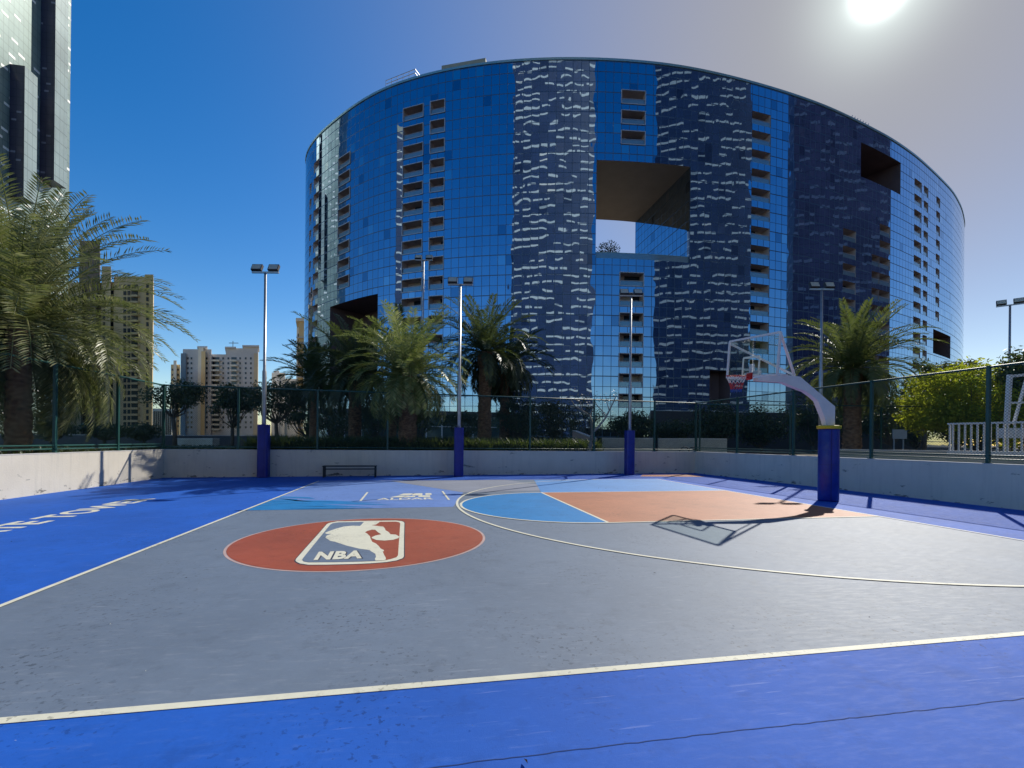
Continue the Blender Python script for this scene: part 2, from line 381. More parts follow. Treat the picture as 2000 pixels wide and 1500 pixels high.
# ================================================================== WALLS AND FENCES
def wall_mat():
    m = NM('painted_render'); v = m.coord()
    nz = m.noise(v, 1.3, 6, .65); c = m.mix(m.ramp(nz, .3, .7), (.64, .59, .49), (.72, .665, .555))
    sep = m.n('ShaderNodeSeparateXYZ'); m.l(v, sep.inputs[0])
    mp = m.n('ShaderNodeMapping'); mp.inputs['Scale'].default_value = (1.1, 1.1, 3.4); m.l(v, mp.inputs[0])
    chips = m.noise(mp.outputs[0], 1.15, 7, .72)
    c = m.mix(m.ramp(chips, .635, .66, 0, .8), c, (.17, .165, .14))
    low = m.ramp(sep.outputs[2], .42, .0, -.10, .11); chips2 = m.noise(mp.outputs[0], 2.3, 6, .7)
    c = m.mix(m.ramp(m.math('ADD', chips2, low), .655, .685, 0, .85), c, (.12, .11, .095))
    drip = m.n('ShaderNodeMapping'); drip.inputs['Scale'].default_value = (5, 5, .35); m.l(v, drip.inputs[0])
    c = m.mix(m.ramp(m.noise(drip.outputs[0], 1.3, 5, .7), .52, .8, 0, .35), c, (.33, .32, .28))
    m.l(c, m.b.inputs['Base Color']); m.b.inputs['Roughness'].default_value = .8; m.bump(m.noise(v, 30, 5), .004)
    return m.m
m_wall = wall_mat(); WH = 1.03
m_cope = mat('wall_top', (.62, .61, .57), .75, var=.1, scale=3)
names = [('low_wall', 'sunlit cream low wall with chipped paint on the left of the court'),
         ('low_wall', 'shaded grey low wall running behind the dark bench and the blue padded poles'),
         ('low_wall', 'shaded pale low wall behind the basketball hoop post')]
wli = wl
for i, (nm, lb) in enumerate(names):
    a, b, c, d = wli[i], wli[i+1], wlo[i+1], wlo[i]
    T = thing(nm, (*((a+b)/2), 0), lb, 'wall', 'low walls round the court')
    mb = MB(); mb.prism([tuple(a), tuple(b), tuple(c), tuple(d)], -.1, WH-.02, bottom=False); mb.build('wall_body', m_wall, T)
    e = (b-a).normalized(); n = Vector((-e.y, e.x))*.006
    mb = MB(); mb.prism([tuple(a-n), tuple(b-n), tuple(c+n), tuple(d+n)], WH-.018, WH); mb.build('wall_cap', m_cope, T)
m_green = mat('fence_green_paint', (.012, .075, .064), .42, .0, var=.2, scale=3)
m_wire = mat('fence_wire', (.02, .06, .052), .5, .2, var=.2)
FT = 3.36
def chain(b, p0, p1, z0, z1, sp=.07, th=.0055):
    p0, p1 = Vector(p0), Vector(p1); L = (p1-p0).length; e = (p1-p0)/L; h = z1-z0; n3 = Vector((-e.y, e.x, 0))*th/2
    for sgn in (1, -1):
        k = -h
        while k < L:
            s0, s1 = max(0, k), min(L, k+h)
            za, zb = (s0-k), (s1-k)
            if sgn < 0: za, zb = h-za, h-zb
            A = Vector((*(p0+e*s0), z0+za)); B = Vector((*(p0+e*s1), z0+zb))
            d = (B-A)
            if d.length > .02:
                w = Vector((0, 0, th*.72))
                b.face([A-w, B-w, B+w, A+w]); b.face([A-n3, B-n3, B+n3, A+n3])
            k += sp
def fence(label, pa, pb, post_pts, z0, side, rails=(FT, 1.13, 1.22), mesh=True, grp='green chain link fences round the court', pw=.07):
    pa, pb = Vector(pa), Vector(pb); T = thing('chain_link_fence', (*((pa+pb)/2), z0), label, 'fence', grp)
    if mesh:
        b = MB(); chain(b, pa, pb, z0+.08, rails[0]); b.build('wire_mesh', m_wire, T)
    for k, z in enumerate(rails):
        b = MB(); b.tube([(*pa, z), (*pb, z)], .027 if k == 0 else .02, 8); b.build('rail', m_green, T)
    e = (pb-pa).normalized()
    for q in post_pts:
        q = Vector(q); q = pa+e*((q-pa).dot(e))
        b = MB(); b.box((q.x, q.y, (z0+rails[0])/2+.01), (pw, pw, rails[0]-z0+.05), math.atan2(e.y, e.x))
        b.box((q.x, q.y, z0+.012), (pw*2, pw*2, .02), math.atan2(e.y, e.x)); b.build('post', m_green, T)
    return T
fc = offset_poly(wl, .1)
def along(i, x):      # where the fence line i is crossed by the picture column x
    a, b = fc[i], fc[i+1]; d = (at(x, 850, 1)-C0).to_2d(); e = b-a
    M = Matrix(((d.x, -e.x), (d.y, -e.y))); t = M.inverted() @ (a-C0.to_2d()); return C0.to_2d()+d*t.x
pl = [along(0, x) for x in (107, 230)]+[fc[1]-dL*.05]; ext = (pl[0]-pl[1]); pl += [pl[0]+ext*k for k in range(1, 6)]
fence('green chain link fence on the sunlit left wall in front of the big palm', fc[0], fc[1], pl, WH, 1)
pb_ = [along(1, x) for x in (465, 620, 757, 895, 1035, 1160, 1278)]+[fc[2]]
fence('dark green chain link fence along the back wall in front of the palms and planting', fc[1], fc[2], pb_, WH, 1, rails=(FT, 1.12))
pr = [along(2, x) for x in (1440, 1550, 1702, 1930)]; ext = pr[3]-pr[2]; pr += [pr[3]+ext*k for k in range(1, 6)]
fence('dark green chain link fence behind the hoop rising towards the right of the court', fc[2], fc[3], pr, WH, 1)
# neighbour fence continuing behind the right side
q0, q1 = fc[2]+Vector((.6, .6)), at(1960, 800, 23).to_2d()
fence('thin far fence with a pale top rail seen through the right fence', q0, q1, [q0.lerp(q1, t) for t in (0, .3, .6, 1)], GZ, 1, rails=(3.36,), mesh=False, grp='', pw=.06)

# ================================================================== BENCH, POLES, HOOP
m_dkmet = mat('dark_bench_metal', (.02, .03, .035), .5, .3)
bl_, br_ = gnd(632, 931.6), gnd(736, 931); e = (br_-bl_).normalized(); n = Vector((-e.y, e.x, 0))
T = thing('bench', (bl_+br_)/2, 'low dark backless bench against the shaded back wall', 'bench')
off = -n*.12; W = (br_-bl_).length
mb = MB(); c = (bl_+br_)/2+off
for k in range(3): mb.box(c+Vector((0, 0, .425))+n*(-.13+.13*k), (W, .10, .035), math.atan2(e.y, e.x))
mb.build('seat', m_dkmet, T)
mb = MB(); mb.bar(bl_+off+Vector((0, 0, .31)), br_+off+Vector((0, 0, .31)), .04, .04); mb.build('stretcher', m_dkmet, T)
for p in (bl_, br_):
    for s in (-1, 1):
        mb = MB(); q = p+off+e*(.045 if p is bl_ else -.045)+n*.15*s; mb.bar(q, q+Vector((0, 0, .41)), .055); mb.build('leg', m_dkmet, T)
    
m_pad = NM('blue_vinyl_pad'); v = m_pad.coord(); m_pad.l(m_pad.mix(m_pad.ramp(m_pad.noise(v, 3, 4), .3, .7), (.003, .012, .19), (.005, .022, .27)), m_pad.b.inputs['Base Color'])
m_pad.b.inputs['Roughness'].default_value = .38; m_pad.bump(m_pad.noise(v, 5, 3), .02); m_pad = m_pad.m
m_seam = mat('pad_seam_navy', (.003, .006, .11), .5)
m_galv = mat('galvanised_steel', (.42, .43, .44), .38, .75, var=.12, scale=6)
m_white = mat('white_metal_paint', (.74, .74, .74), .4, 0, var=.05)
m_lamp = mat('lamp_glass', (.55, .52, .42), .12, 0, var=.1); m_dark = mat('dark_grey_metal', (.05, .05, .055), .45, .4)
def pole(x, yb, ytop, label, pad=True, d=None, gz=0., az=None, grp='blue padded floodlight poles at the back wall', tilt=1):
    base = gnd(x, yb) if d is None else at(x, hz(x), d)
    base.z = gz; dd = (base-C0).dot(FW); top = zof(x, ytop, dd)
    T = thing('floodlight_pole', base, label, 'lamp post', grp)
    mb = MB(); mb.tube([base+Vector((0, 0, .02)), base+Vector((0, 0, min(4., top*.5))), base+Vector((0, 0, min(4.05, top*.5+.05))), base+Vector((0, 0, top-.28))], [.075, .075, .052, .045], 14)
    mb.build('mast', m_galv, T)
    if pad:
        mb = MB(); s = .37
        mb.prism([(base.x+s/2*a*.98**0, base.y+s/2*b) for a, b in ((-1, -.75), (-.75, -1), (.75, -1), (1, -.75), (1, .75), (.75, 1), (-.75, 1), (-1, .75))], .01, 1.97)
        pd = mb.build('safety_pad', m_pad, T)
        mb = MB(); mb.box(base+Vector((0, 0, 1.02)), (s+.008, s*.7, .006)); mb.box(base+Vector((0, 0, 1.02)), (s*.7, s+.008, .006)); mb.box(base+Vector((s*.2, -s*.5-.002, 1.0)), (.008, .006, 1.94)); mb.build('seam', m_seam, pd)
    else:
        mb = MB(); mb.box(base+Vector((0, 0, .03)), (.4, .4, .06)); mb.build('base_plate', m_galv, T)
    a = -YAW if az is None else az; rx = Vector((math.cos(a), math.sin(a), 0)); fy = Vector((-rx.y, rx.x, 0))
    mb = MB(); mb.bar(base+rx*-.5+Vector((0, 0, top-.27)), base+rx*.5+Vector((0, 0, top-.27)), .06, .06); mb.build('crossbar', m_galv, T)
    for s in (-1, 1):
        c = base+rx*.31*s+Vector((0, 0, top-.1)); M = Matrix((rx, fy, Vector((0, 0, 1)))).transposed() @ Matrix.Rotation(R(-28*tilt), 3, 'X')
        mb = MB(); mb.box(c, (.38, .11, .27), M=M); mb.box(c+M @ Vector((0, .07, 0)), (.30, .05, .2), M=M)
        mb.bar(c+rx*.16*0+Vector((0, 0, -.17)), c, .05); L = mb.build('floodlight', m_dark, T)
        mb = MB(); mb.box(c+M @ Vector((0, -.058, 0)), (.33, .012, .22), M=M); mb.build('lens', m_lamp, L)
    return T
pole(514.5, 932.5, 518, 'tall floodlight pole with blue padding, twin lamps against open sky left of the bench')
pole(895.5, 930.8, 543, 'floodlight pole with blue padding in front of the dark palm, right of the bright palm')
pole(1229, 927.4, 566, 'floodlight pole with blue padding right at the back wall corner, left of the hoop')
pole(1602, 0, 590, 'slim unpadded floodlight pole behind the right fence beside a palm', False, 19.5, .8, grp='unpadded floodlight poles outside the court')
pole(1970, 0, 616, 'floodlight pole against the sky at the far right above the yellow green tree', False, 24, .8, az=-.9, grp='unpadded floodlight poles outside the court')
pole(824, 0, 526, 'distant pale floodlight pole behind the bright palm', False, 27, .8, grp='unpadded floodlight poles outside the court')

# --- hoop
PC = gnd(1617.5, 978); HY = PC.y
m_hp = mat('hoop_white_paint', (.72, .71, .72), .38, var=.06); m_rim = mat('rim_red', (.55, .012, .012), .35); m_yel = mat('pad_cap_yellow', (.55, .42, .01), .5)
T = thing('basketball_hoop', PC, 'white cantilever basketball hoop with glass backboard and blue padded post', 'basketball hoop')
mb = MB(); rr = .235
mb.tube([PC+Vector((0, 0, z)) for z in (.005, .03, .9, 1.82, 1.845)], [rr-.01, rr, rr, rr, rr-.012], 32); pd = mb.build('post_pad', m_pad, T)
mb = MB(); mb.tube([PC+Vector((0, 0, z)) for z in (.93, .936)], rr+.003, 32); mb.box(PC+Vector((-.12, -.205, .92)), (.008, .012, 1.8)); mb.build('seam', m_seam, pd)
mb = MB(); mb.tube([PC+Vector((0, 0, z)) for z in (1.846, 1.86, 1.925, 1.935)], [rr+.02, rr+.035, rr+.035, rr-.02], 32); mb.build('pad_cap', m_yel, T)
az_ = lambda x, y: on_y(1400+x/6.25, 620+y/6.25, HY)
arm = [(1316, 1330), (1412, 1330), (1414, 1090), (1210, 915), (990, 727), (860, 712), (760, 705), (470, 738), (470, 775), (620, 787), (780, 795), (900, 846), (1060, 905), (1140, 962), (1205, 1020), (1245, 1120), (1290, 1230)]
A3 = [az_(*p) for p in arm]
mb = MB(); th = .075
f1 = [p+Vector((0, -th, 0)) for p in A3]; f2 = [p+Vector((0, th, 0)) for p in A3]
nA = len(A3)
mb.face(f1[::-1]); mb.face(f2)
for i in range(nA): mb.face([f1[i], f1[(i+1) % nA], f2[(i+1) % nA], f2[i]])
arm_o = mb.build('arm', m_hp, T)
# backboard frame, slightly skewed on its arm as in the photo
BX, BYc, BZ = -1.04, .05, 3.135; AL = R(4.9)
def bb(y, z, dx=0.): return Vector((BX+dx+.012*z, BYc+y*math.cos(AL)-z*math.sin(AL), BZ+y*math.sin(AL)+z*math.cos(AL)))
bw, bh = .915, .975
mb = MB()
for p, q in (((-bw, 0), (bw, 0)), ((-bw, bh), (bw, bh))): mb.bar(bb(*p), bb(*q), .035, .045)
for p, q in (((-bw, 0), (-bw, bh)), ((bw, 0), (bw, bh))): mb.bar(bb(*p), bb(*q), .045, .045, up=(1, 0, 0))
mb.build('backboard_frame', m_hp, T)
gm = NM('backboard_glass'); gm.b.inputs['Base Color'].default_value = (.9, 1, .97, 1)
tr = gm.n('ShaderNodeBsdfTransparent'); tr.inputs[0].default_value = (.93, .97, .965, 1); gl = gm.n('ShaderNodeBsdfGlossy'); gl.inputs['Roughness'].default_value = .02
ms = gm.n('ShaderNodeMixShader'); ms.inputs[0].default_value = .09
gm.l(tr.outputs[0], ms.inputs[1]); gm.l(gl.outputs[0], ms.inputs[2]); gm.l(ms.outputs[0], gm.out.inputs['Surface']); m_glass = gm.m
mb = MB(); P = [bb(-bw+.02, .02), bb(bw-.02, .02), bb(bw-.02, bh-.02), bb(-bw+.02, bh-.02)]
dx = Vector((.006, 0, 0)); mb.face([p-dx for p in P][::-1]); mb.face([p+dx for p in P])
gls = mb.build('glass_panel', m_glass, T)
mb = MB(); sq = [(-.295, .03), (.295, .03), (.295, .48), (-.295, .48)]
for k in range(4):
    p, q = sq[k], sq[(k+1) % 4]; mb.bar(bb(*p, dx=-.012), bb(*q, dx=-.012), .005 if k % 2 == 0 else .05, .05 if k % 2 == 0 else .005, up=(0, 0, 1) if k % 2 == 0 else (1, 0, 0))
mb.build('target_square', mat('target_cream', (.8, .8, .66), .5), gls)
J = az_(905, 706)
for y, z in ((-bw+.03, bh-.03), (bw-.03, bh-.08), (-bw+.03, .03)):
    mb = MB(); mb.bar(bb(y, z, .03), J+Vector((.1 if z > .5 else -.1, 0, 0)), .05 if z > .5 else .03); mb.build('brace', m_hp, T)
mb = MB(); mb.box(bb(0, .05, .06), (.1, .5, .14)); mb.box(bb(0, .16, .03), (.05, .14, .3)); mb.build('mounting_plate', m_hp, T)
RC = Vector((BX-.39, BYc, BZ+.0)); rim_r = .2286
mb = MB(); mb.tube([RC+Vector((rim_r*math.cos(a), rim_r*math.sin(a), .02*math.sin(a))) for a in np.linspace(0, 2*math.pi, 40)], .011, 8, caps=False)
for s in (-1, 1): mb.bar(RC+Vector((rim_r*.7, .14*s, -.015)), Vector((BX-.02, BYc+.08*s, BZ-.05)), .014)
rim_o = mb.build('rim', m_rim, T)
mb = MB(); mb.box(Vector((BX-.09, BYc, BZ-.02)), (.13, .17, .09)); mb.box(Vector((BX-.02, BYc, BZ+.0)), (.02, .2, .17)); mb.build('rim_bracket', m_rim, T)
# net in three coloured bands
mts = [mat('net_white', (.75, .75, .72), .8), mat('net_red', (.5, .05, .05), .8), mat('net_blue', (.03, .1, .4), .8)]
mb = MB(); N = 12; lev = [(.0, 1.), (.09, .86), (.17, .72), (.25, .62), (.33, .56), (.40, .53)]
for i in range(len(lev)-1):
    (z0, r0), (z1, r1) = lev[i], lev[i+1]
    for k in range(N):
        for s in (-.5, .5):
            a0_, a1_ = 2*math.pi*(k+(.5 if i % 2 else 0))/N, 2*math.pi*(k+(.5 if i % 2 else 0)+s)/N
            A = RC+Vector((math.cos(a0_)*rim_r*r0, math.sin(a0_)*rim_r*r0, -z0)); B = RC+Vector((math.cos(a1_)*rim_r*r1, math.sin(a1_)*rim_r*r1, -z1))
            mb.bar(A, B, .008, .008, mi=0 if i < 2 else (1 if i < 4 else 2))
mb.build('net', mts, rim_o)

# neighbouring court's white hoop frame and railing, right edge
hb = at(1985, 830, 14.2); hb.z = GZ
T = thing('goal_frame', hb, 'white steel frame of a neighbouring hoop standing behind the white railing', 'sports frame')
U = RT; d0 = 14.2
for nm, L in (('upright', [((1966, 830), (1972, 732), .10)]), ('upright', [((2010, 832), (2014, 728), .10)]), ('brace', [((1980, 828), (2006, 735), .06)]),
              ('crossbar', [((1972, 735), (2014, 731), .08)]), ('crossbar', [((1968, 787), (2012, 786), .06)]), ('counterweight', [((1960, 846), (2030, 846), .30)])):
    mb = MB()
    for a, b, w in L: mb.bar(at(*a, d0), at(*b, d0), w)
    mb.build(nm, m_white, T)
ra, rb = at(1851, 850, 13.6), at(2120, 850, 11.2); ra.z = rb.z = 0; e = (rb-ra).normalized()
T = thing('railing', ((ra+rb)/2).to_2d().to_3d()+Vector((0, 0, GZ)), 'white vertical bar railing in front of the yellow green tree', 'railing')
zt, zb = zof(1851, 828, 13.6), zof(1851, 884, 13.6)
zb = max(zb, GZ+.12)
mb = MB(); mb.bar(ra+Vector((0, 0, zt)), rb+Vector((0, 0, zt)), .06, .05); mb.build('top_rail', m_white, T)
mb = MB(); mb.bar(ra+Vector((0, 0, zb)), rb+Vector((0, 0, zb)), .05, .12); mb.build('bottom_rail', m_white, T)
Lr = (rb-ra).length; k = 0; s = .05
while s < Lr:
    q = ra+e*s; mb = MB(); mb.bar(q+Vector((0, 0, zb)), q+Vector((0, 0, zt-.02)), .035, .035); mb.build('baluster', m_white, T); s += .135 if (k % 9) else .07; k += 1

# ================================================================== CURVED GLASS BUILDING
ROOF = [(592.5,330),(596,300),(601,288),(610,275),(625,258),(640,245),(680,212),(728,180),(780,158),(850,138),(938,122),(1000,116),(1070,112),(1150,112),(1200,114),(1280,120),(1350,130),(1430,148),(1500,167),(1560,186),(1620,208),(1680,237),(1740,268),(1790,303),(1830,340),(1862,373),(1879,405),(1886,440)]
ZR = 68+H
Pp = []
for x, y in ROOF:
    l, u = camray(x, y); d = 68/u; p = at(x, y, d); Pp.append((p.x, p.y))
def lat(l, d): p = C0+RT*l+FW*d; return (p.x, p.y)
Pp = [lat(-38, 138), lat(-47, 127)]+Pp+[lat(151, 160), lat(149, 178)]
Pp = np.array(Pp)
def resamp(W, n):
    s = np.r_[0, np.cumsum(np.hypot(*np.diff(W, axis=0).T))]; t = np.linspace(0, s[-1], n)
    return np.c_[np.interp(t, s, W[:, 0]), np.interp(t, s, W[:, 1])], s[-1]
Q, L = resamp(Pp, 600)
k = np.exp(-.5*(np.arange(-30, 31)/8.)**2); k /= k.sum()
pad_ = np.r_[[Q[0]+(Q[0]-Q[1])*i for i in range(30, 0, -1)], Q, [Q[-1]+(Q[-1]-Q[-2])*i for i in range(1, 31)]]
Sm = np.c_[np.convolve(pad_[:, 0], k, 'valid'), np.convolve(pad_[:, 1], k, 'valid')]
_, L = resamp(Sm, 10)
PW = 1.45; NC = int(L/PW); G, L = resamp(Sm, NC+1)           # one node per pane column
Tn = np.gradient(G, axis=0); Tn /= np.hypot(*Tn.T)[:, None]; Nn = np.c_[Tn[:, 1], -Tn[:, 0]]      # outward
if (Nn[NC//2] @ (np.array([XC, YC])-G[NC//2])) < 0: Nn = -Nn
gpx = []
for q in G:
    r = Vector((q[0]-XC, q[1]-YC, 0)); gpx.append(1000+F*r.dot(RT)/r.dot(FW))
gpx = np.array(gpx)
i0, i1 = int(np.argmin(gpx)), int(np.argmax(gpx))
def col_at(x):
    seg = gpx[i0:i1+1]; return i0+int(np.argmin(abs(seg-x)))
DZ = .6; ZT = 64.0                                            # window heads lie on this level
zg = [ZR-.05]
zs = ZT+DZ*8
while zs > .4: zg.append(zs); zs -= DZ
zg = [z for z in zg if z <= ZR-.04]; zg.append(.4); zg = sorted(set(round(z, 3) for z in zg), reverse=True)
NR = len(zg)-1
def row_at(z): return int(np.argmin([abs(q-z) for q in zg]))
hole = np.zeros((NC, NR), bool)
def gp(i, off, z): return (G[i][0]-Nn[i][0]*off, G[i][1]-Nn[i][1]*off, z)

# glass
gm = NM('blue_mirror_glass'); uvn = gm.n('ShaderNodeUVMap', uv_map='UVMap').outputs[0]
sep = gm.n('ShaderNodeSeparateXYZ'); gm.l(uvn, sep.inputs[0]); U_, V_ = sep.outputs[0], sep.outputs[1]
def grid_line(m, v, period, w, phase=0.):
    a = m.math('DIVIDE', m.math('ADD', v, phase), period); fr = m.math('FRACT', a); return m.math('LESS_THAN', fr, w/period)
lv = grid_line(gm, U_, PW, .10); l1 = grid_line(gm, V_, 3.6, .17, -ZT+36*3.6-.0+.6); l2 = grid_line(gm, V_, 3.6, .09, -ZT+36*3.6-1.8+.6)
lines = gm.math('MAXIMUM', lv, gm.math('MAXIMUM', l1, l2))
cell = gm.n('ShaderNodeCombineXYZ'); gm.l(gm.math('FLOOR', gm.math('DIVIDE', U_, PW)), cell.inputs[0]); gm.l(gm.math('FLOOR', gm.math('DIVIDE', gm.math('ADD', V_, -ZT+36*3.6+.6), 1.8)), cell.inputs[1])
wnz = gm.n('ShaderNodeTexWhiteNoise', noise_dimensions='2D'); gm.l(cell.outputs[0], wnz.inputs['Vector'])
gcol0 = gm.mix(wnz.outputs['Value'], (.25, .36, .49), (.29, .40, .53))
gcol = gm.mix(gm.math('MULTIPLY', gm.math('GREATER_THAN', wnz.outputs['Value'], .97), .3), gcol0, (.55, .62, .66))
gcol = gm.mix(gm.math('MULTIPLY', gm.math('LESS_THAN', wnz.outputs['Value'], .035), .35), gcol, (.03, .06, .12))
gm.l(gm.mix(gm.math('MULTIPLY', lines, .62), gcol, (.012, .02, .04)), gm.b.inputs['Base Color'])
gm.b.inputs['Metallic'].default_value = 1.; gm.l(gm.ramp(lines, 0, 1, .015, .5), gm.b.inputs['Roughness'])
# panes bulge a little and sit at slightly different tilts
wv = gm.n('ShaderNodeMapping'); wv.inputs['Scale'].default_value = (.38, .2, 1); gm.l(uvn, wv.inputs[0])
wob = gm.noise(wv.outputs[0], 1., 1, .5)
jit = gm.n('ShaderNodeMath', operation='SUBTRACT'); gm.l(wnz.outputs['Value'], jit.inputs[0]); jit.inputs[1].default_value = .5
fru = gm.math('FRACT', gm.math('DIVIDE', U_, PW)); frv = gm.math('FRACT', gm.math('DIVIDE', gm.math('ADD', V_, -ZT+36*3.6+.6), 1.8))
bul = gm.math('MULTIPLY', gm.math('MULTIPLY', fru, gm.math('SUBTRACT', 1., fru)), gm.math('MULTIPLY', frv, gm.math('SUBTRACT', 1., frv)))
hgt = gm.math('ADD', gm.math('MULTIPLY', wob, 1.9), gm.math('MULTIPLY', bul, .08))
hgt = gm.math('ADD', hgt, gm.math('MULTIPLY', gm.math('MULTIPLY', jit.outputs[0], frv), .12))
gm.bump(hgt, .009, 1.)
m_glassf = gm.m
m_cop = mat('coping_pale_metal', (.35, .5, .48), .35, .6)
m_brown = NM('brown_cladding'); v = m_brown.coord(); bt = m_brown.noise(v, .35, 5)
m_brown.l(m_brown.mix(m_brown.ramp(bt, .3, .7), (.42, .345, .30), (.50, .42, .37)), m_brown.b.inputs['Base Color']); m_brown.b.inputs['Roughness'].default_value = .55; m_brown = m_brown.m
m_recess = mat('balcony_wall_plaster', (.62, .50, .46), .7, var=.15, scale=.6)
m_frame = mat('balcony_frame_metal', (.55, .52, .55), .45, .2, var=.1)
dg = NM('dark_door_glass'); dg.b.inputs['Base Color'].default_value = (.03, .045, .07, 1); dg.b.inputs['Roughness'].default_value = .08; m_door = dg.m
m_railg = mat('rail_glass', (.25, .36, .42), .1, .3, var=.1)
m_concr = mat('roof_concrete', (.42, .39, .30), .8, var=.15, scale=.5)

bld_c = G[NC//2]; BLD = thing('curved_building', (bld_c[0], bld_c[1]+25, GZ), 'huge curved blue mirror glass apartment building with a square opening through it', 'building')
def cut(c0, c1, r0, r1): hole[c0:c1, r0:r1] = True
def recess(c0, c1, ztop, zbot, depth, name, mats, door=True, rail=True, frame=False, store=None):
    r0, r1 = row_at(ztop), row_at(zbot); zt_, zb_ = zg[r0], zg[r1]; c0 = max(1, c0); c1 = max(c0+1, min(NC-1, c1)); cut(c0, c1, r0, r1)
    b = store if store is not None else MB(); D = depth
    for c in range(c0, c1):
        b.face([gp(c, 0, zt_), gp(c, D, zt_), gp(c+1, D, zt_), gp(c+1, 0, zt_)], 0)
        b.face([gp(c, 0, zb_), gp(c+1, 0, zb_), gp(c+1, D, zb_), gp(c, D, zb_)], 0)
        b.face([gp(c, D, zb_), gp(c+1, D, zb_), gp(c+1, D, zt_), gp(c, D, zt_)], (4 if rb_.random() < .22 else 1) if (door and (c-c0) >= (c1-c0)*.3) else 0)
    b.face([gp(c0, 0, zb_), gp(c0, D, zb_), gp(c0, D, zt_), gp(c0, 0, zt_)], 0)
    b.face([gp(c1, D, zb_), gp(c1, 0, zb_), gp(c1, 0, zt_), gp(c1, D, zt_)], 0)
    if frame:
        for a, q in (((c0, zb_), (c0, zt_)), ((c1, zb_), (c1, zt_)), ((c0, zt_), (c1, zt_)), ((c0, zb_), (c1, zb_))):
            A = Vector(gp(a[0], -.06, a[1])); B = Vector(gp(q[0], -.06, q[1])); b.bar(A, B, .14, .14, mi=2, up=(Nn[c0][0], Nn[c0][1], 0))
    if rail:
        A = Vector(gp(c0, .12, zb_+1.0)); B = Vector(gp(c1, .12, zb_+1.0)); rb = b if store is not None else MB(); k = 2 if store is not None else 0
        rb.bar(A, B, .07, .07, mi=k); A.z = B.z = zb_+.5; n = Vector((Nn[c0][0], Nn[c0][1], 0))*.02
        up = Vector((0, 0, .42)); rb.face([A-up, B-up, B+up, A+up], mi=3 if store is not None else 1)
    if store is None:
        o = b.build(name, mats, BLD)
        if rail: rb.build('railing', [m_frame, m_railg], o)
bm_ = [m_recess, m_door, m_frame, m_railg, mat('curtain_cloth', (.55, .5, .44), .9, scale=2)]
rb_ = random.Random(12)
FLH = 3.6; WHT = 2.4
def column(x0, x1, ks, frame=False, store=None, depth=2.0, zt0=ZT):
    c0, c1 = col_at(x0), col_at(x1); c1 = max(c1, c0+1)
    for k_ in ks:
        z = zt0-FLH*k_; recess(c0, c1, z, z-WHT, depth, 'balcony', bm_, frame=frame, store=store)
column(786, 822, range(12), True); column(828, 868, range(0, 13), True)
column(1208, 1251, (0, 1, 2), True); column(1207, 1249, range(9, 16), True)
column(1464, 1497, range(0, 14)); column(1641, 1664, range(5, 14)); column(1697, 1712, range(6, 14)); column(1716, 1733, range(4, 13), )
column(1781, 1793, [k for k in range(0, 14)]); column(1799, 1809, [k for k in range(0, 14)])
rest = MB()
column(1824, 1832, [k for k in range(0, 9)], store=rest); column(659, 678, range(1, 9), True, store=rest)
column(600, 605, range(1, 15), store=rest, depth=1.2); column(610, 618, range(0, 15), store=rest, depth=1.2)
o = rest.build('balcony', bm_, BLD); o['kind'] = 'stuff'
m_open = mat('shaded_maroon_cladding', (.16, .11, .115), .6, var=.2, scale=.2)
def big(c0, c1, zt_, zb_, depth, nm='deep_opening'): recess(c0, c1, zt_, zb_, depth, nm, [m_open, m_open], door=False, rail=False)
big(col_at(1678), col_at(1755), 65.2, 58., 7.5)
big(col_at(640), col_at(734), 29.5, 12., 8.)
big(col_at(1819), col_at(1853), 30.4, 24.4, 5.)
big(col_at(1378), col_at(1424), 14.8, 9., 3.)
# the passage through the building
TH = 22.; c0, c1 = col_at(1159), col_at(1347); r0, r1 = row_at(51.4), row_at(34.1); cut(c0, c1, r0, r1); pz1, pz0 = zg[r0], zg[r1]
mb = MB(); nb = 12
for c in range(c0, c1): mb.face([gp(c, 0, pz1), gp(c, TH, pz1), gp(c+1, TH, pz1), gp(c+1, 0, pz1)], 0)
mb.build('passage_soffit', m_brown, BLD)
mb = MB()
for c in range(c0, c1): mb.face([gp(c, 0, pz0), gp(c+1, 0, pz0), gp(c+1, TH, pz0), gp(c, TH, pz0)])
mb.build('passage_floor', m_concr, BLD)
for cc_, flip in ((c0, False), (c1, True)):
    mb = MB()
    for j in range(nb):
        a, b_ = TH*j/nb, TH*(j+1)/nb; f_ = [gp(cc_, a, pz0), gp(cc_, b_, pz0), gp(cc_, b_, pz1), gp(cc_, a, pz1)]; uv = [(a, pz0), (b_, pz0), (b_, pz1), (a, pz1)]
        mb.face(f_[::-1] if flip else f_, 0, uv[::-1] if flip else uv)
    mb.build('passage_side_glass', m_glassf, BLD)
mb = MB(); A = Vector(gp(c0, .3, pz0+1.2)); 
for c in range(c0, c1):
    p, q = Vector(gp(c, .3, pz0+1.15)), Vector(gp(c+1, .3, pz0+1.15)); mb.bar(p, q, .08, .08); lo = Vector((0, 0, -1.1)); mb.face([p+lo, q+lo, q, p], 1)
mb.build('terrace_railing', [m_cop, m_railg], BLD)
# facade panes
mb = MB()
for c in range(NC):
    u0, u1 = c*PW, (c+1)*PW
    for r_ in range(NR):
        if hole[c, r_]: continue
        za, zb_ = zg[r_], zg[r_+1]; mb.face([gp(c, 0, zb_), gp(c+1, 0, zb_), gp(c+1, 0, za), gp(c, 0, za)], 0, [(u0, zb_), (u1, zb_), (u1, za), (u0, za)])
mb.build('glass_facade', m_glassf, BLD)
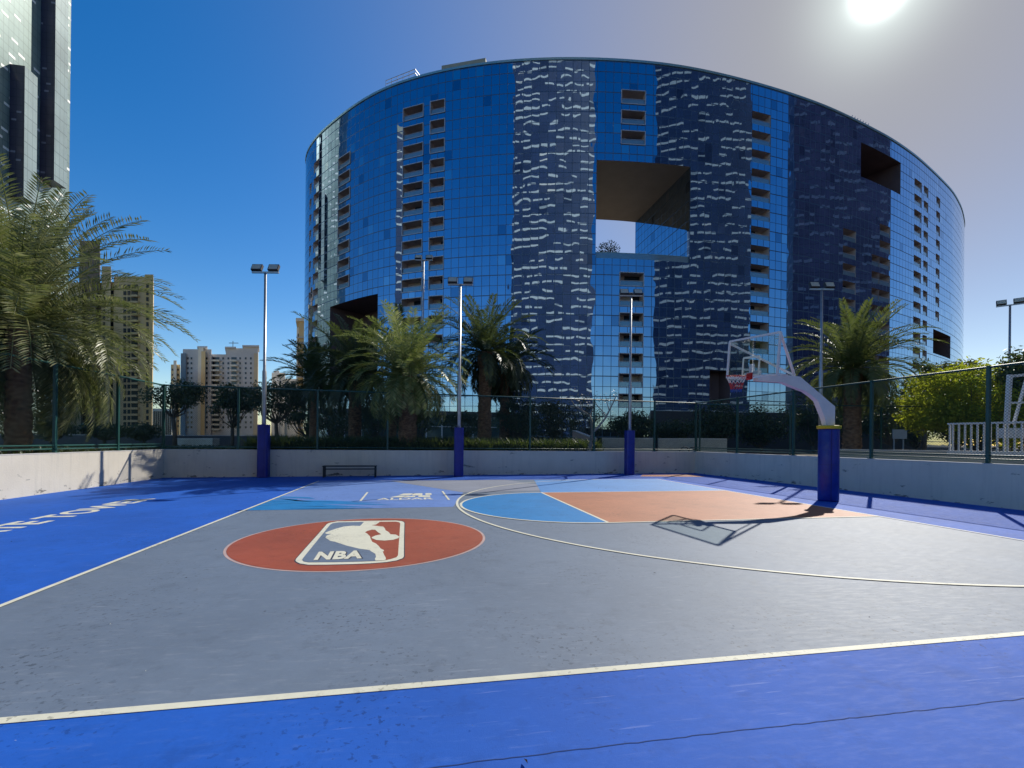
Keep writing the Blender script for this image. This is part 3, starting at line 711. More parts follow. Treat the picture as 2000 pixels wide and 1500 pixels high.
# rear wall (with the far mouth of the passage), roof, coping
mb = MB()
def rg(i): return np.array(gp(i, TH, 0))[:2]
for c in range(NC):
    u0, u1 = c*PW, (c+1)*PW
    segs = [(.4, pz0), (pz1, ZR-.05)] if c0 <= c < c1 else [(.4, ZR-.05)]
    for za, zb_ in segs: mb.face([gp(c+1, TH, za), gp(c, TH, za), gp(c, TH, zb_), gp(c+1, TH, zb_)], 0, [(u1, za), (u0, za), (u0, zb_), (u1, zb_)])
for i, fl in ((0, False), (NC, True)):
    f_ = [gp(i, TH, .4), gp(i, 0, .4), gp(i, 0, ZR-.05), gp(i, TH, ZR-.05)]; mb.face(f_[::-1] if fl else f_, 0)
mb.build('rear_facade', m_glassf, BLD)
mb = MB()
for c in range(NC): mb.face([gp(c, 0, ZR-.3), gp(c+1, 0, ZR-.3), gp(c+1, TH, ZR-.3), gp(c, TH, ZR-.3)])
mb.build('roof', m_concr, BLD)
mb = MB()
for c in range(NC):
    for o0, o1 in ((-.12, .35),):
        a_, b_, c_, d_ = gp(c, o0, ZR), gp(c+1, o0, ZR), gp(c+1, o1, ZR), gp(c, o1, ZR)
        mb.face([a_, b_, c_, d_]); dn = lambda p: (p[0], p[1], ZR-.42); mb.face([dn(a_), dn(b_), b_, a_]); mb.face([dn(d_), dn(a_), a_, d_] if c == 0 else [dn(b_), dn(c_), c_, b_][:0] or [d_, c_, dn(c_), dn(d_)])
        mb.face([dn(a_), dn(d_), dn(c_), dn(b_)])
mb.build('coping', m_cop, BLD)
def roofbox(xa, xb, off, dep, h, nm='plant_room'):
    a, b = col_at(xa), col_at(xb); mb = MB(); mb.prism([gp(a, off, 0)[:2], gp(b, off, 0)[:2], gp(b, off+dep, 0)[:2], gp(a, off+dep, 0)[:2]], ZR-.3, ZR+h)
    o = mb.build(nm, m_concr, BLD); return a, b, o
roofbox(852, 940, 1.5, 6, 2.1)
a_, b_, ro = roofbox(732, 790, 1.5, 6, 1.5)
mb = MB()
for h in (2.2, 2.9): mb.bar(gp(a_, 1.6, ZR+h), gp(b_, 1.6, ZR+h), .09, .09); mb.bar(gp(b_, 1.6, ZR+h), gp(b_, 7.2, ZR+h), .09, .09)
for t in np.linspace(0, 1, 6): p = Vector(gp(a_, 1.6, ZR+1.5)).lerp(Vector(gp(b_, 1.6, ZR+1.5)), t); mb.bar(p, p+Vector((0, 0, 1.4)), .08)
mb.build('roof_railing', m_galv, ro)
mb = MB(); a_ = col_at(1660); b_ = col_at(1690)
for t in np.linspace(0, 1, 7): p = Vector(gp(a_, .5, ZR)).lerp(Vector(gp(b_, .5, ZR)), t); mb.bar(p, p+Vector((.5, 0, .9)), .12)
mb.build('window_cleaning_gantry', m_galv, BLD)
tv = bpy.data.objects  # (shortcut)

# ================================================================== TOWERS
def dash_mat(name, base, dash, lit=.38, lw=7., rh=3.6, metal=.0, rough=.15, fill=.42, tint=(0, 0, 0), gridc=.5):
    m = NM(name); uvn = m.n('ShaderNodeUVMap', uv_map='UVMap').outputs[0]; sp = m.n('ShaderNodeSeparateXYZ'); m.l(uvn, sp.inputs[0]); u, v = sp.outputs[0], sp.outputs[1]
    row = m.math('FLOOR', m.math('DIVIDE', v, rh)); fv = m.math('FRACT', m.math('DIVIDE', v, rh))
    w1 = m.n('ShaderNodeTexWhiteNoise', noise_dimensions='1D'); m.l(row, w1.inputs['W'])
    uo = m.math('ADD', m.math('DIVIDE', u, lw), m.math('MULTIPLY', w1.outputs['Value'], 3.)); colm = m.math('FLOOR', uo); fu = m.math('FRACT', uo)
    cb = m.n('ShaderNodeCombineXYZ'); m.l(colm, cb.inputs[0]); m.l(row, cb.inputs[1]); w2 = m.n('ShaderNodeTexWhiteNoise', noise_dimensions='2D'); m.l(cb.outputs[0], w2.inputs['Vector'])
    on = m.math('MULTIPLY', m.math('LESS_THAN', w2.outputs['Value'], lit), m.math('MULTIPLY', m.math('LESS_THAN', fv, fill), m.math('LESS_THAN', fu, .82)))
    gl = m.math('LESS_THAN', m.math('FRACT', m.math('DIVIDE', u, 1.6)), .08); fl = m.math('MULTIPLY', m.math('GREATER_THAN', fv, .93), 1.)
    nz = m.noise(m.coord(), .05, 3); b0 = m.mix(m.ramp(nz, .35, .65), tuple(c*.8 for c in base), tuple(c*1.2 for c in base))
    c = m.mix(m.math('MULTIPLY', m.math('MAXIMUM', gl, fl), gridc), b0, tuple(q*.25 for q in base))
    m.l(m.mix(on, c, dash), m.b.inputs['Base Color']); m.l(m.ramp(on, 0, 1, metal, 0), m.b.inputs['Metallic']); m.l(m.ramp(on, 0, 1, rough, .6), m.b.inputs['Roughness'])
    return m.m
m_refl = dash_mat('dark_tower_glass_with_panels', (.026, .052, .13), (.72, .72, .68), .70, 8.5, 3.5, 0., .4, .25)
m_refl2 = dash_mat('dull_tower_glass', (.17, .13, .22), (.46, .42, .5), .42, 8., 4.0, 0., .5, .3)
m_twr = dash_mat('pale_green_tower_glass', (.25, .33, .30), (.92, .92, .86), .30, 2.6, 2.4, .2, .28, .30)
m_twd = dash_mat('dark_fin_glass', (.055, .052, .09), (.26, .26, .33), .12, 1.4, 2.2, .0, .3, .25)
def tower_from_face(a, b, depth, h, label, m, name='glass_tower', cat='tower', grp=None):
    a = Vector(a); b = Vector(b); e = (b-a).normalized(); n = Vector((-e.y, e.x))
    if n.dot(Vector((20, 70))-a) > 0: n = -n
    T = thing(name, (*((a+b)/2+n*depth/2), GZ), label, cat, grp); mb = MB(); mb.prism([tuple(a), tuple(b), tuple(b+n*depth), tuple(a+n*depth)], .3, h, bottom=False); mb.build('tower_body', m, T)
    mb = MB(); k = 1.; mb.prism([tuple(a+n*2+e*3), tuple(b+n*2-e*3), tuple(b+n*(depth-2)-e*3), tuple(a+n*(depth-2)+e*3)], h+.01, h+5); mb.build('roof_block', m_concr, T)
    return T
G_RT = 'dark towers mirrored in the curved glass building'
tower_from_face((-48, -52), (23.5, -66), 30, 215, 'dark tower with pale dashes mirrored left of the square opening', m_refl, grp=G_RT)
tower_from_face((72, -44), (139, -11), 30, 215, 'dark tower with pale dashes mirrored right of the square opening', m_refl, grp=G_RT)
tower_from_face((173, 0), (226, 60), 30, 190, 'dull purple grey tower mirrored in the right part of the curved glass', m_refl2, grp=G_RT)
tower_from_face((-150, 42), (-146, 28), 12, 150, 'slim speckled tower mirrored as a narrow dark stripe left of the balconies', m_refl, grp=G_RT)

# left tower with two projecting bays
FD = 150.; eF = at(132, 700, FD); XT = eF.x
T = thing('glass_tower', (XT-12, eF.y-22, GZ), 'very tall pale green glass tower with two dark sided projecting bays at the left edge', 'tower')
yF = eF.y; nearY = on_x(-90, 500, XT).y
mb = MB(); mb.prism([(XT, nearY), (XT, yF), (XT-28, yF), (XT-28, nearY)], .3, 215, bottom=False); mb.build('tower_body', m_twr, T)
def bay(xd0, xd1, xl1, ytop, ybot, pr):
    X1 = XT+pr; y1 = on_x(xl1, 300, X1).y; y0 = on_x(xd1, 300, X1).y
    zt_ = 214. if ytop is None else on_x(xd1, ytop, X1).z; zb_ = .35 if ybot is None else on_x(xd1, ybot, X1).z
    b = MB(); P4 = [(XT+.02, y0), (X1, y0), (X1, y1), (XT+.02, y1)]
    b.face([(*P4[0], zb_), (*P4[1], zb_), (*P4[1], zt_), (*P4[0], zt_)], 1); b.face([(*P4[1], zb_), (*P4[2], zb_), (*P4[2], zt_), (*P4[1], zt_)], 0)
    b.face([(*P4[2], zb_), (*P4[3], zb_), (*P4[3], zt_), (*P4[2], zt_)], 1); b.face([(*p, zt_) for p in P4], 1); b.face([(*p, zb_) for p in P4[::-1]], 1)
    b.build('projecting_bay', [m_twr2, m_twd], T)
m_twr2 = dash_mat('pale_bay_glass', (.28, .35, .34), (.5, .55, .55), .0, 2., 3.6, .2, .25, .3)
# protrusion chosen so the dark flank covers the seen width
def prot(xa, xb, yguess=300):
    best = None
    for pr in np.arange(1, 14, .25):
        y0 = on_x(xb, yguess, XT+pr).y; p = Vector((XT, y0, 0))-C0; xx = 1000+F*p.dot(RT)/p.dot(FW)
        if best is None or abs(xx-xa) < best[0]: best = (abs(xx-xa), pr)
    return best[1]
bay(72, 106, 131, None, 352, prot(72, 106)); bay(11, 47, 72, 127, 385, prot(11, 47))

# --- residential blocks further off
m_win = NM('dark_window_glass'); m_win.b.inputs['Base Color'].default_value = (.03, .04, .055, 1); m_win.b.inputs['Roughness'].default_value = .15; m_win = m_win.m
def facade_mat(name, c): return mat(name, c, .85, var=.12, scale=.12)
class Blk:
    def __init__(s, name, label, x0, x1, depth, th, m, cat='building', grp='apartment blocks on the skyline'):
        s.d = depth; s.m = m; s.th = th; a = at(x0, hz(x0), depth); s.T = thing(name, ((a+at(x1, hz(x1), depth))/2).to_2d().to_3d()+Vector((0, 0, GZ)), label, cat, grp); s.nw = 0; s.rest = MB()
    def vol(s, x0, x1, ytop, fwd=0., nm='wall_block', m=None, ybot=None, th=None):
        d = s.d-fwd; a, b = at(x0, 800, d), at(x1, 800, d); q = (at(x1+12, 800, d)-C0).to_2d().normalized()*(th or s.th)
        mb = MB(); mb.prism([tuple(a.xy), tuple(b.xy), tuple(b.xy+q), tuple(a.xy+q)], .3 if ybot is None else zof(x0, ybot, d), zof((x0+x1)/2, ytop, d)); return mb.build(nm, m or s.m, s.T)
    def win(s, x, y, w, h, fwd=0., m=None):
        d = s.d-fwd-.05; c = at(x, y, d); M = Matrix((RT, FW, Vector((0, 0, 1)))).transposed(); sz = (w*d/F, .3, h*d/F)
        if s.nw < 90: mb = MB(); mb.box(c, sz, M=M); mb.build('window', m or m_win, s.T); s.nw += 1
        else: s.rest.box(c, sz, M=M)
    def slab(s, x0, x1, y, fwd, pr=1.4, h=1.1, nm='balcony', m=None):
        d = s.d-fwd-pr/2; c = (at(x0, y, d)+at(x1, y, d))/2; M = Matrix((RT, FW, Vector((0, 0, 1)))).transposed(); mb = MB(); mb.box(c, ((x1-x0)*d/F, pr, h), M=M); mb.build(nm, m or s.m, s.T)
    def end(s):
        if s.rest.f: o = s.rest.build('window', m_win, s.T); o['kind'] = 'stuff'
m_beige = facade_mat('beige_render', (.68, .54, .34)); m_beige2 = facade_mat('ochre_render', (.72, .54, .28)); m_grey = facade_mat('grey_render', (.62, .60, .58)); m_pale = facade_mat('pale_cream_render', (.82, .76, .63)); m_dim = facade_mat('dark_render', (.22, .18, .16))
b = Blk('apartment_tower', 'beige apartment tower with columns of dark windows behind the big left palm', 128, 297, 165, 24, m_beige)
b.vol(132, 297, 552); b.vol(220, 296, 540, 1.5, m=m_beige); b.vol(152, 192, 470, 1., m=m_dim); b.vol(128, 158, 556, 2.4); b.vol(196, 214, 520, 2.4); b.vol(172, 186, 560, 3.2, m=m_dim, nm='dark_stair_bay'); b.vol(280, 297, 536, 3., m=m_beige2)
for j in range(24):
    y = 560+j*12.2
    for x, w, f_ in ((165, 5, 1), (203, 4, 2.4), (219, 5, 0), (226, 5, 0), (244, 5, 1.5), (252, 5, 1.5), (263, 12, 1.5), (288, 4, 3)):
        if y > (545 if x > 235 else 562): b.win(x, y, w, 8, f_)
for j in range(0, 24, 1): b.slab(257, 271, 566+j*12.2, 1.5, 1.2, .7)
b.end()
b = Blk('apartment_block', 'pale grey apartment pair with two stacks of curved balconies right of the left palm', 350, 504, 260, 18, m_grey)
b.vol(356, 412, 682, 0); b.vol(386, 396, 678, 2, m=m_pale); b.vol(410, 442, 692, -2); b.vol(440, 474, 680, 1); b.vol(474, 503, 677, 3); b.vol(352, 362, 690, 1, m=facade_mat('blue_grey_render', (.25, .3, .34))); b.vol(392, 400, 686, 2.6, m=m_beige2); b.vol(495, 503, 690, 4, m=m_beige)
b.vol(384, 404, 676, 1.2, nm='roof_slab', ybot=679); b.vol(438, 460, 677, 2, nm='roof_slab', ybot=680); b.vol(472, 505, 674, 4, nm='roof_slab', ybot=677)
mb = MB(); q = at(455, 670, 262); mb.bar(q+Vector((0, 0, -2.5)), q+Vector((0, 0, 1.2)), .25); mb.bar(q-RT*2.2, q+RT*3, .3); mb.build('roof_antenna', m_dark, b.T)
for j in range(15):
    y = 700+j*9.6
    for x, f_ in ((367, 0), (374, 0), (404, 0), (436, -2), (446, 1), (469, 1), (490, 3), (480, 3)): b.win(x, y, 3, 4.2, f_)
    b.win(422, y, 13, 5, -2); b.win(457, y, 10, 5, 1); b.slab(415, 430, y+4.5, -2, 2., .9, m=m_pale); b.slab(451, 464, y+4.5, 1, 2., .9, m=m_pale)
b.end()
b = Blk('apartment_block', 'small cream block peeking out beside the big palm fronds', 326, 350, 240, 14, m_beige2); b.vol(333, 351, 712); b.vol(338, 344, 704, 1, m=m_pale); 
for j in range(12):
    for x in (337, 343, 348): b.win(x, 722+j*10, 2.4, 4)
b.end()
b = Blk('apartment_block', 'low cream block between the tall lamp pole and the palms', 528, 600, 300, 14, m_pale); b.vol(530, 556, 728); b.vol(556, 600, 740, -3); b.vol(534, 545, 724, 1.5)
for j in range(10):
    for x in (537, 548, 562, 573, 584): b.win(x, 746+j*9, 3, 4)
b.end()
b = Blk('apartment_tower', 'slender cream tower with an overhanging cap tucked against the curved building', 575, 598, 220, 14, m_pale)
b.vol(578, 604, 640); b.vol(582, 604, 628, .6, m=m_beige2); b.vol(576, 604, 621, 1.4, nm='roof_cap', ybot=627)
for j in range(17):
    y = 655+j*11
    for x in (584, 592): b.win(x, y, 4.5, 6.5, .2)
    b.slab(580, 598, y+4.5, .0, 1.6, .5, m=m_grey)
b.end()
b = Blk('pale_block', 'low pale striped block behind the left corner trees', 290, 332, 120, 10, m_pale, grp=None); b.vol(298, 336, 798)
for j in range(9): b.win(301+j*4, 826, 1.8, 46)
b.end()

# podium-level things outside the court
def slab_wall(name, label, x0, x1, y0, y1, d0, d1, th, m, cat='wall', grp=None, capm=None, z0=GZ):
    a, b_ = at(x0, hz(x0), d0), at(x1, hz(x1), d1); T = thing(name, ((a+b_)/2).to_2d().to_3d()+Vector((0, 0, z0)), label, cat, grp)
    e = (b_-a).to_2d().normalized(); n = Vector((-e.y, e.x))*th; zt0, zt1 = zof(x0, y0, d0), zof(x1, y1, d1)
    mb = MB(); A, B = a.xy, b_.xy; lo = [(*A, z0-.4), (*B, z0-.4), (*(B+n), z0-.4), (*(A+n), z0-.4)]; hi = [(*A, zt0), (*B, zt1), (*(B+n), zt1), (*(A+n), zt0)]
    for i in range(4): j = (i+1) % 4; mb.face([lo[i], lo[j], hi[j], hi[i]])
    mb.face(hi); mb.build('wall_body', m, T)
    mb = MB(); up = Vector((0, 0, .05)); hh = [Vector(h)+Vector((0, 0, .004)) for h in hi]
    for i in range(4): j = (i+1) % 4; mb.face([hh[i], hh[j], hh[j]+up, hh[i]+up])
    mb.face([h+up for h in hh]); mb.build('wall_cap', capm or m_cope, T); return T
m_plw = mat('planter_render', (.48, .47, .40), .8, var=.1); m_dgr = mat('dark_parapet', (.10, .10, .105), .7)
slab_wall('parapet_wall', 'long dark grey parapet beyond the left fence in front of the towers', -60, 560, 849, 852, 34, 40, .3, m_dgr)
slab_wall('planter_wall', 'olive cream planter wall right of the blue pole at the corner', 1176, 1276, 857, 857.5, 25, 24.6, .5, m_plw, grp='planter walls behind the corner')
slab_wall('planter_wall', 'planter wall with two little dark bicycle hoops before it', 1286, 1357, 858, 858, 24.4, 24, .5, m_plw, grp='planter walls behind the corner')
slab_wall('planter_wall', 'rightmost planter wall seen under the hoop net', 1362, 1420, 858, 858.5, 23.9, 23.4, .5, m_plw, grp='planter walls behind the corner')
slab_wall('planter_wall', 'low grey white planter wall behind the right fence beneath the palm', 1640, 2150, 880, 888, 16.6, 14.2, .4, m_plw, grp=None)
slab_wall('ramp_wall', 'sloping pinkish ramp wall behind the bare branched tree', 1118, 1158, 842, 857, 30, 29, .5, m_recess)
slab_wall('low_white_wall', 'small white garden wall below the lobed trees left of the tall pole', 340, 415, 858, 858, 26, 25, .4, m_plw)
for i, x in enumerate((1345, 1362)):
    c = at(x-8, 876, 23.6); c.z = GZ; mb = MB(); mb.tube([c+RT*.28*math.cos(t)+Vector((0, 0, .42*math.sin(t))) for t in np.linspace(0, math.pi, 13)], .025, 8)
    tag(mb.build('bicycle_hoop', m_dark), ('left' if i == 0 else 'right')+' one of two dark arched hoops before the planter wall', 'bicycle rack', 'dark arched hoops before the planter wall')
# glass pavilion
T = thing('glass_pavilion', at(820, 860, 50).to_2d().to_3d()+Vector((0, 0, GZ)), 'low teal glass pavilion with thin white frames behind the palms', 'pavilion')
pv = at(640, 850, 48), at(1010, 850, 52); e = (pv[1]-pv[0]).to_2d().normalized(); n = Vector((-e.y, e.x))
m_tg = mat('teal_glass', (.16, .26, .26), .12, .55, var=.25, scale=.4)
mb = MB(); mb.prism([tuple(pv[0].xy), tuple(pv[1].xy), tuple(pv[1].xy+n*12), tuple(pv[0].xy+n*12)], .3, 4.1); mb.build('glass_wall', m_tg, T)
mb = MB(); mb.prism([tuple(pv[0].xy-n*1.2-e), tuple(pv[1].xy-n*1.2+e), tuple(pv[1].xy+n*12+e), tuple(pv[0].xy+n*12-e)], 4.11, 4.5); mb.build('roof', m_dgr, T)
for k in range(13):
    p = pv[0].xy.lerp(pv[1].xy, k/12)-n*.1; mb = MB(); mb.box((*p, 2.4), (.16, .16, 3.4)); mb.build('mullion', m_white, T)
mb = MB(); mb.bar((*(pv[0].xy-n*.12), 2.9), (*(pv[1].xy-n*.12), 2.9), .1, .1); mb.build('transom', m_white, T)
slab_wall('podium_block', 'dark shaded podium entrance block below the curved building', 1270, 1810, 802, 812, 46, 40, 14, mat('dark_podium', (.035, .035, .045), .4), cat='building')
mb = MB(); c = at(1757, 848, 30); mb.box(c, (.9, .06, .6), -YAW); mb.box(c+Vector((-.36, .06, -.55)), (.06, .06, .9), -YAW); mb.box(c+Vector((.36, .06, -.55)), (.06, .06, .9), -YAW)
tag(mb.build('notice_board', mat('notice_board', (.42, .46, .5), .5)), 'small pale notice board in the shade right of the right palm', 'sign')

# ================================================================== VEGETATION
def leaf_mat(name, c1, c2, trans=.35, rough=.5):
    m = NM(name); v = m.coord(); nz = m.noise(v, 1.6, 3); oi = m.n('ShaderNodeObjectInfo').outputs['Random']
    g = m.n('ShaderNodeNewGeometry').outputs['Random Per Island']
    c = m.mix(g, c1, c2); c = m.mix(m.ramp(nz, .35, .65, 0, .5), c, tuple(q*.6 for q in c1)); m.l(c, m.b.inputs['Base Color']); m.b.inputs['Roughness'].default_value = rough
    t = m.n('ShaderNodeBsdfTranslucent'); m.l(m.mix(.25, c, (.35, .45, .04)), t.inputs[0]); mx_ = m.n('ShaderNodeMixShader'); mx_.inputs[0].default_value = trans
    m.l(m.b.outputs[0], mx_.inputs[1]); m.l(t.outputs[0], mx_.inputs[2]); m.l(mx_.outputs[0], m.out.inputs['Surface']); return m.m
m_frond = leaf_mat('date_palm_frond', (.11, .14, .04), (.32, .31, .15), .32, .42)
m_frondl = leaf_mat('sunlit_palm_frond', (.13, .19, .045), (.42, .42, .18), .36, .42)  # front-lit palm: sunlight put into a paler frond colour
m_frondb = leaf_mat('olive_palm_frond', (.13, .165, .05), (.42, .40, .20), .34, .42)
m_frondd = leaf_mat('shaded_palm_frond', (.045, .075, .035), (.10, .125, .06), .25, .5)  # palms standing in shade: same fronds, shade put into the colour
m_bark = NM('palm_bark'); v = m_bark.coord(); sp = m_bark.n('ShaderNodeMapping'); sp.inputs['Scale'].default_value = (1, 1, 2.2); m_bark.l(v, sp.inputs[0])
g_ = m_bark.n('ShaderNodeNewGeometry').outputs['Random Per Island']
m_bark.l(m_bark.mix(m_bark.ramp(m_bark.noise(sp.outputs[0], 6, 6), .35, .68), m_bark.mix(g_, (.07, .03, .018), (.20, .09, .045)), (.36, .22, .12)), m_bark.b.inputs['Base Color']); m_bark.b.inputs['Roughness'].default_value = .85; m_bark.bump(m_bark.noise(v, 22, 4), .02); m_bark = m_bark.m
m_bark2 = mat('tree_bark', (.12, .10, .08), .9, var=.3, scale=6, bump=.01); m_barkl = mat('pale_bark', (.30, .27, .22), .85, var=.25, scale=6, bump=.01)
Zu = Vector((0, 0, 1))
def palm(base, th, tr, L, n, label, seed, m=None, elev=(84, -42), bend=1.15, npair=40, lw=.022, leaf=.42, skip=None, grp='date palms round the court', lean=(0, 0), boots=True, low=-22, spread=1., face=.25):
    r = random.Random(seed); m = m or m_frond; T = thing('palm_tree', base, label, 'palm tree', grp); base = Vector(base); base.z -= .25
    top = base+Vector((lean[0], lean[1], th+.25)); mb = MB(); K = 22; pts = []; rad = []
    for i in range(K+1):
        t = i/K; pts.append(base.lerp(top, t)+Vector((.02*math.sin(i*1.9+seed), .02*math.cos(i*2.3), 0))); rad.append(tr*(1.12-.18*t+(.25 if t > .86 else 0)*math.sin((t-.86)/.14*math.pi*.5)+.05*(i % 2)+(.25*(1-t*8) if t < .12 else 0)))
    mb.tube(pts, rad, 16)
    if boots:
        nb_ = int(th/.05)*3; 
        for k_ in range(nb_):
            t = k_/nb_; a = k_*2.39996; c = base.lerp(top, t); rr_ = tr*(1.04-.1*t+(.25 if t > .86 else 0)); d = Vector((math.cos(a), math.sin(a), 0)); s = Vector((-d.y, d.x, 0))*r.uniform(.045, .07)*(tr/.3)**.5
            o = d*r.uniform(.045, .10)*(tr/.3); h = Vector((0, 0, r.uniform(.07, .12)))
            p = c+d*rr_*.93; mb.face([p-s, p+s, p+s*.6+o+h, p-s*.6+o+h]); mb.face([p-s*.8-h*.6, p+s*.8-h*.6, p+s*.6+o+h, p-s*.6+o+h])
    mb.build('trunk', m_bark, T)
    mb = MB(); crown = top+Vector((0, 0, .05))
    for i in range(n):
        t = (i+.5)/n; e0 = R(elev[0]+(elev[1]-elev[0])*t**1.05+r.uniform(-7, 7)); a = i*2.39996+r.uniform(-.18, .18)
        tc_ = (C0-base).to_2d().normalized()
        if e0 < R(low) and Vector((math.cos(a), math.sin(a))).dot(tc_) > face: continue
        Lf = L*r.uniform(.85, 1.08)*(.78+.22*math.sin(math.pi*min(1, t*1.4+.2))); hd = Vector((math.cos(a), math.sin(a), 0)); side = Vector((-hd.y, hd.x, 0))
        bd = bend*r.uniform(.75, 1.25)*(.45+.75*math.cos(max(-.4, e0)))*.95; NS = 14; p = crown+hd*tr*.5; P = [p.copy()]; D = []
        tw = r.uniform(-.25, .25)
        for j in range(NS):
            s_ = (j+.5)/NS; e = e0-bd*s_**1.5; d = hd*math.cos(e)+Zu*math.sin(e)+side*tw*s_*.4; d.normalize(); D.append(d); p = p+d*Lf/NS; P.append(p.copy())
        for j in range(NS):
            w = .03*(1-j/NS)+.005; u_ = D[j].cross(side).normalized()
            mb.face([P[j]-side*w, P[j]+side*w, P[j+1]+side*w*.9, P[j+1]-side*w*.9], 0); mb.face([P[j]-u_*w*.6, P[j]+u_*w*.6, P[j+1]+u_*w*.5, P[j+1]-u_*w*.5], 0)
        for j in range(npair):
            s_ = .10+.90*(j+r.uniform(-.3, .3))/npair; s_ = min(.995, max(.08, s_)); q = s_*NS; jj = min(NS-1, int(q)); c = P[jj].lerp(P[jj+1], q-jj); d = D[jj]; u_ = side.cross(d).normalized()
            if u_.z < 0 and e0 > 0: u_ = -u_
            ll = leaf*(.3+.85*math.sin(math.pi*min(1., s_*.86+.10))**.7)*r.uniform(.88, 1.08)
            for sg in (-1, 1):
                fwd = (r.uniform(.5, .72)+.55*s_)*spread; vv = r.uniform(.12, .5); ld = (side*sg+d*fwd+u_*vv).normalized(); wv_ = (ld.cross(u_+side*sg*.2)).normalized()*lw*r.uniform(.7, 1.2)
                mid = c+ld*ll*.5+Zu*(-.0); tip = c+ld*ll+Zu*(-.10*ll)
                mb.face([c-wv_*.5, mid-wv_, tip, mid+wv_], 0)
    mb.build('crown', m, T)
    # dead hanging fronds and fruit stalks under the crown
    return T
def P0(x, d, z=GZ): p = at(x, hz(x), d); p.z = z; return p
palm(P0(36, 12.6), zof(36, 644, 12.6)-GZ, .245, 4.4, 200, 'big close date palm with reddish spiky trunk behind the left fence', 5, m=m_frondb, elev=(86, -50), bend=1.35, npair=52, lw=.020, leaf=.42, low=0, spread=.72, face=.55)
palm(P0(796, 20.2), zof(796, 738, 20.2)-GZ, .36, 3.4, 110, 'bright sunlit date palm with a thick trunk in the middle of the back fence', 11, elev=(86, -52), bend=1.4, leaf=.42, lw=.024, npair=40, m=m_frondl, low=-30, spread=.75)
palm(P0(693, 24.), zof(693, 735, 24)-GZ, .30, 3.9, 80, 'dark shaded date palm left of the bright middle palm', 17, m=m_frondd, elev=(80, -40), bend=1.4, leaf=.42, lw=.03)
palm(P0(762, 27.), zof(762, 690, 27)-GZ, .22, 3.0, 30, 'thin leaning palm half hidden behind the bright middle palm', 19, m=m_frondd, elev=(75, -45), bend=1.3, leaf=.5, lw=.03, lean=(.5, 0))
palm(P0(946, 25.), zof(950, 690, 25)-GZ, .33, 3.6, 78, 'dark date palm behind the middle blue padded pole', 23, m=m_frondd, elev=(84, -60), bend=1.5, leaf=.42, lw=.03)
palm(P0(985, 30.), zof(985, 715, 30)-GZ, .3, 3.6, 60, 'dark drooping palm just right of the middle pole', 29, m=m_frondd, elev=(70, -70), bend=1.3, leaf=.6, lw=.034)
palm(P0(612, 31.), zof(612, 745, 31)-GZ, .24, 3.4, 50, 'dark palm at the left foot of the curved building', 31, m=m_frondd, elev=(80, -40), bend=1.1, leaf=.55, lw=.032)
palm(P0(1664, 24.), zof(1664, 722, 24)-GZ, .36, 3.8, 90, 'date palm behind the right fence beside the hoop arm', 37, m=leaf_mat('mid_palm_frond', (.07, .11, .03), (.20, .21, .09), .3, .45), elev=(86, -48), bend=1.45, leaf=.44, lw=.03, npair=42)

def leaf_tree(base, h, cr, ch, label, seed, m, bark=None, nclump=26, per=110, ls=.09, trunk_r=.11, name='tree', grp=None, spread=.5, cz=None, forks=5, cs=.34, limbs=True, cat='tree'):
    """base, total height, crown radius, crown height"""
    r = random.Random(seed); T = thing(name, base, label, cat, grp); base = Vector(base); B = base-Vector((0, 0, .25)); bark = bark or m_bark2
    cz = cz if cz is not None else h-ch/2; mb = MB(); cl = []
    for i in range(nclump):
        while True:
            q = Vector((r.uniform(-1, 1), r.uniform(-1, 1), r.uniform(-1, 1)))
            if .25 < q.length < 1: break
        q = q*(.75+.25*r.random()); cl.append(base+Vector((q.x*cr*.86, q.y*cr*.86, cz+q.z*ch*.45)))
    fork = base+Vector((r.uniform(-.1, .1), r.uniform(-.1, .1), max(.4, (cz-ch*.5)*.8)))
    mb.tube([B, B.lerp(fork, .5)+Vector((r.uniform(-.05, .05), 0, 0)), fork], [trunk_r*1.25, trunk_r, trunk_r*.85], 9)
    if limbs:
        step = max(1, len(cl)//(forks*3))
        for c in cl[::step]:
            m1 = fork.lerp(c, .5)+Vector((r.uniform(-.15, .15), r.uniform(-.15, .15), -.12*cr)); mb.tube([fork, m1, c], [trunk_r*.5, trunk_r*.3, .012], 6, caps=False)
    mb.build('trunk', bark, T)
    mb = MB()
    for c in cl:
        R_ = cr*cs*r.uniform(.7, 1.25); 
        for k_ in range(per):
            q = Vector((r.gauss(0, 1), r.gauss(0, 1), r.gauss(0, .7))); q = q.normalized()*R_*r.random()**.45; q.z *= .75; p = c+q
            n = (q.normalized()*.6+Vector((r.uniform(-1, 1), r.uniform(-1, 1), r.uniform(-.2, 1)))).normalized(); x = n.orthogonal().normalized(); x = Matrix.Rotation(r.uniform(0, 6.3), 3, n) @ x; y = n.cross(x); s = ls*r.uniform(.6, 1.3)
            mb.face([p-x*s, p-y*s*.42, p+x*s, p+y*s*.42])
    mb.build('crown', m, T); return T
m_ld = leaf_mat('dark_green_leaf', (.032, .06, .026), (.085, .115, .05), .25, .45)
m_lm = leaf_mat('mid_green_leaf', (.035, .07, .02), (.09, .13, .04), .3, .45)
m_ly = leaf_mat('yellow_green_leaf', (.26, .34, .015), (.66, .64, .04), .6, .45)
m_lo = leaf_mat('olive_leaf', (.06, .07, .035), (.13, .13, .07), .25, .5)
def tr(x, d, ytop, w, ybot, label, seed, m=m_ld, **k):
    b_ = P0(x, d); h = zof(x, ytop, d)-GZ; ch = (ybot-ytop)*d/F; return leaf_tree(b_, h, w/2*d/F, ch, label, seed, m, **k)
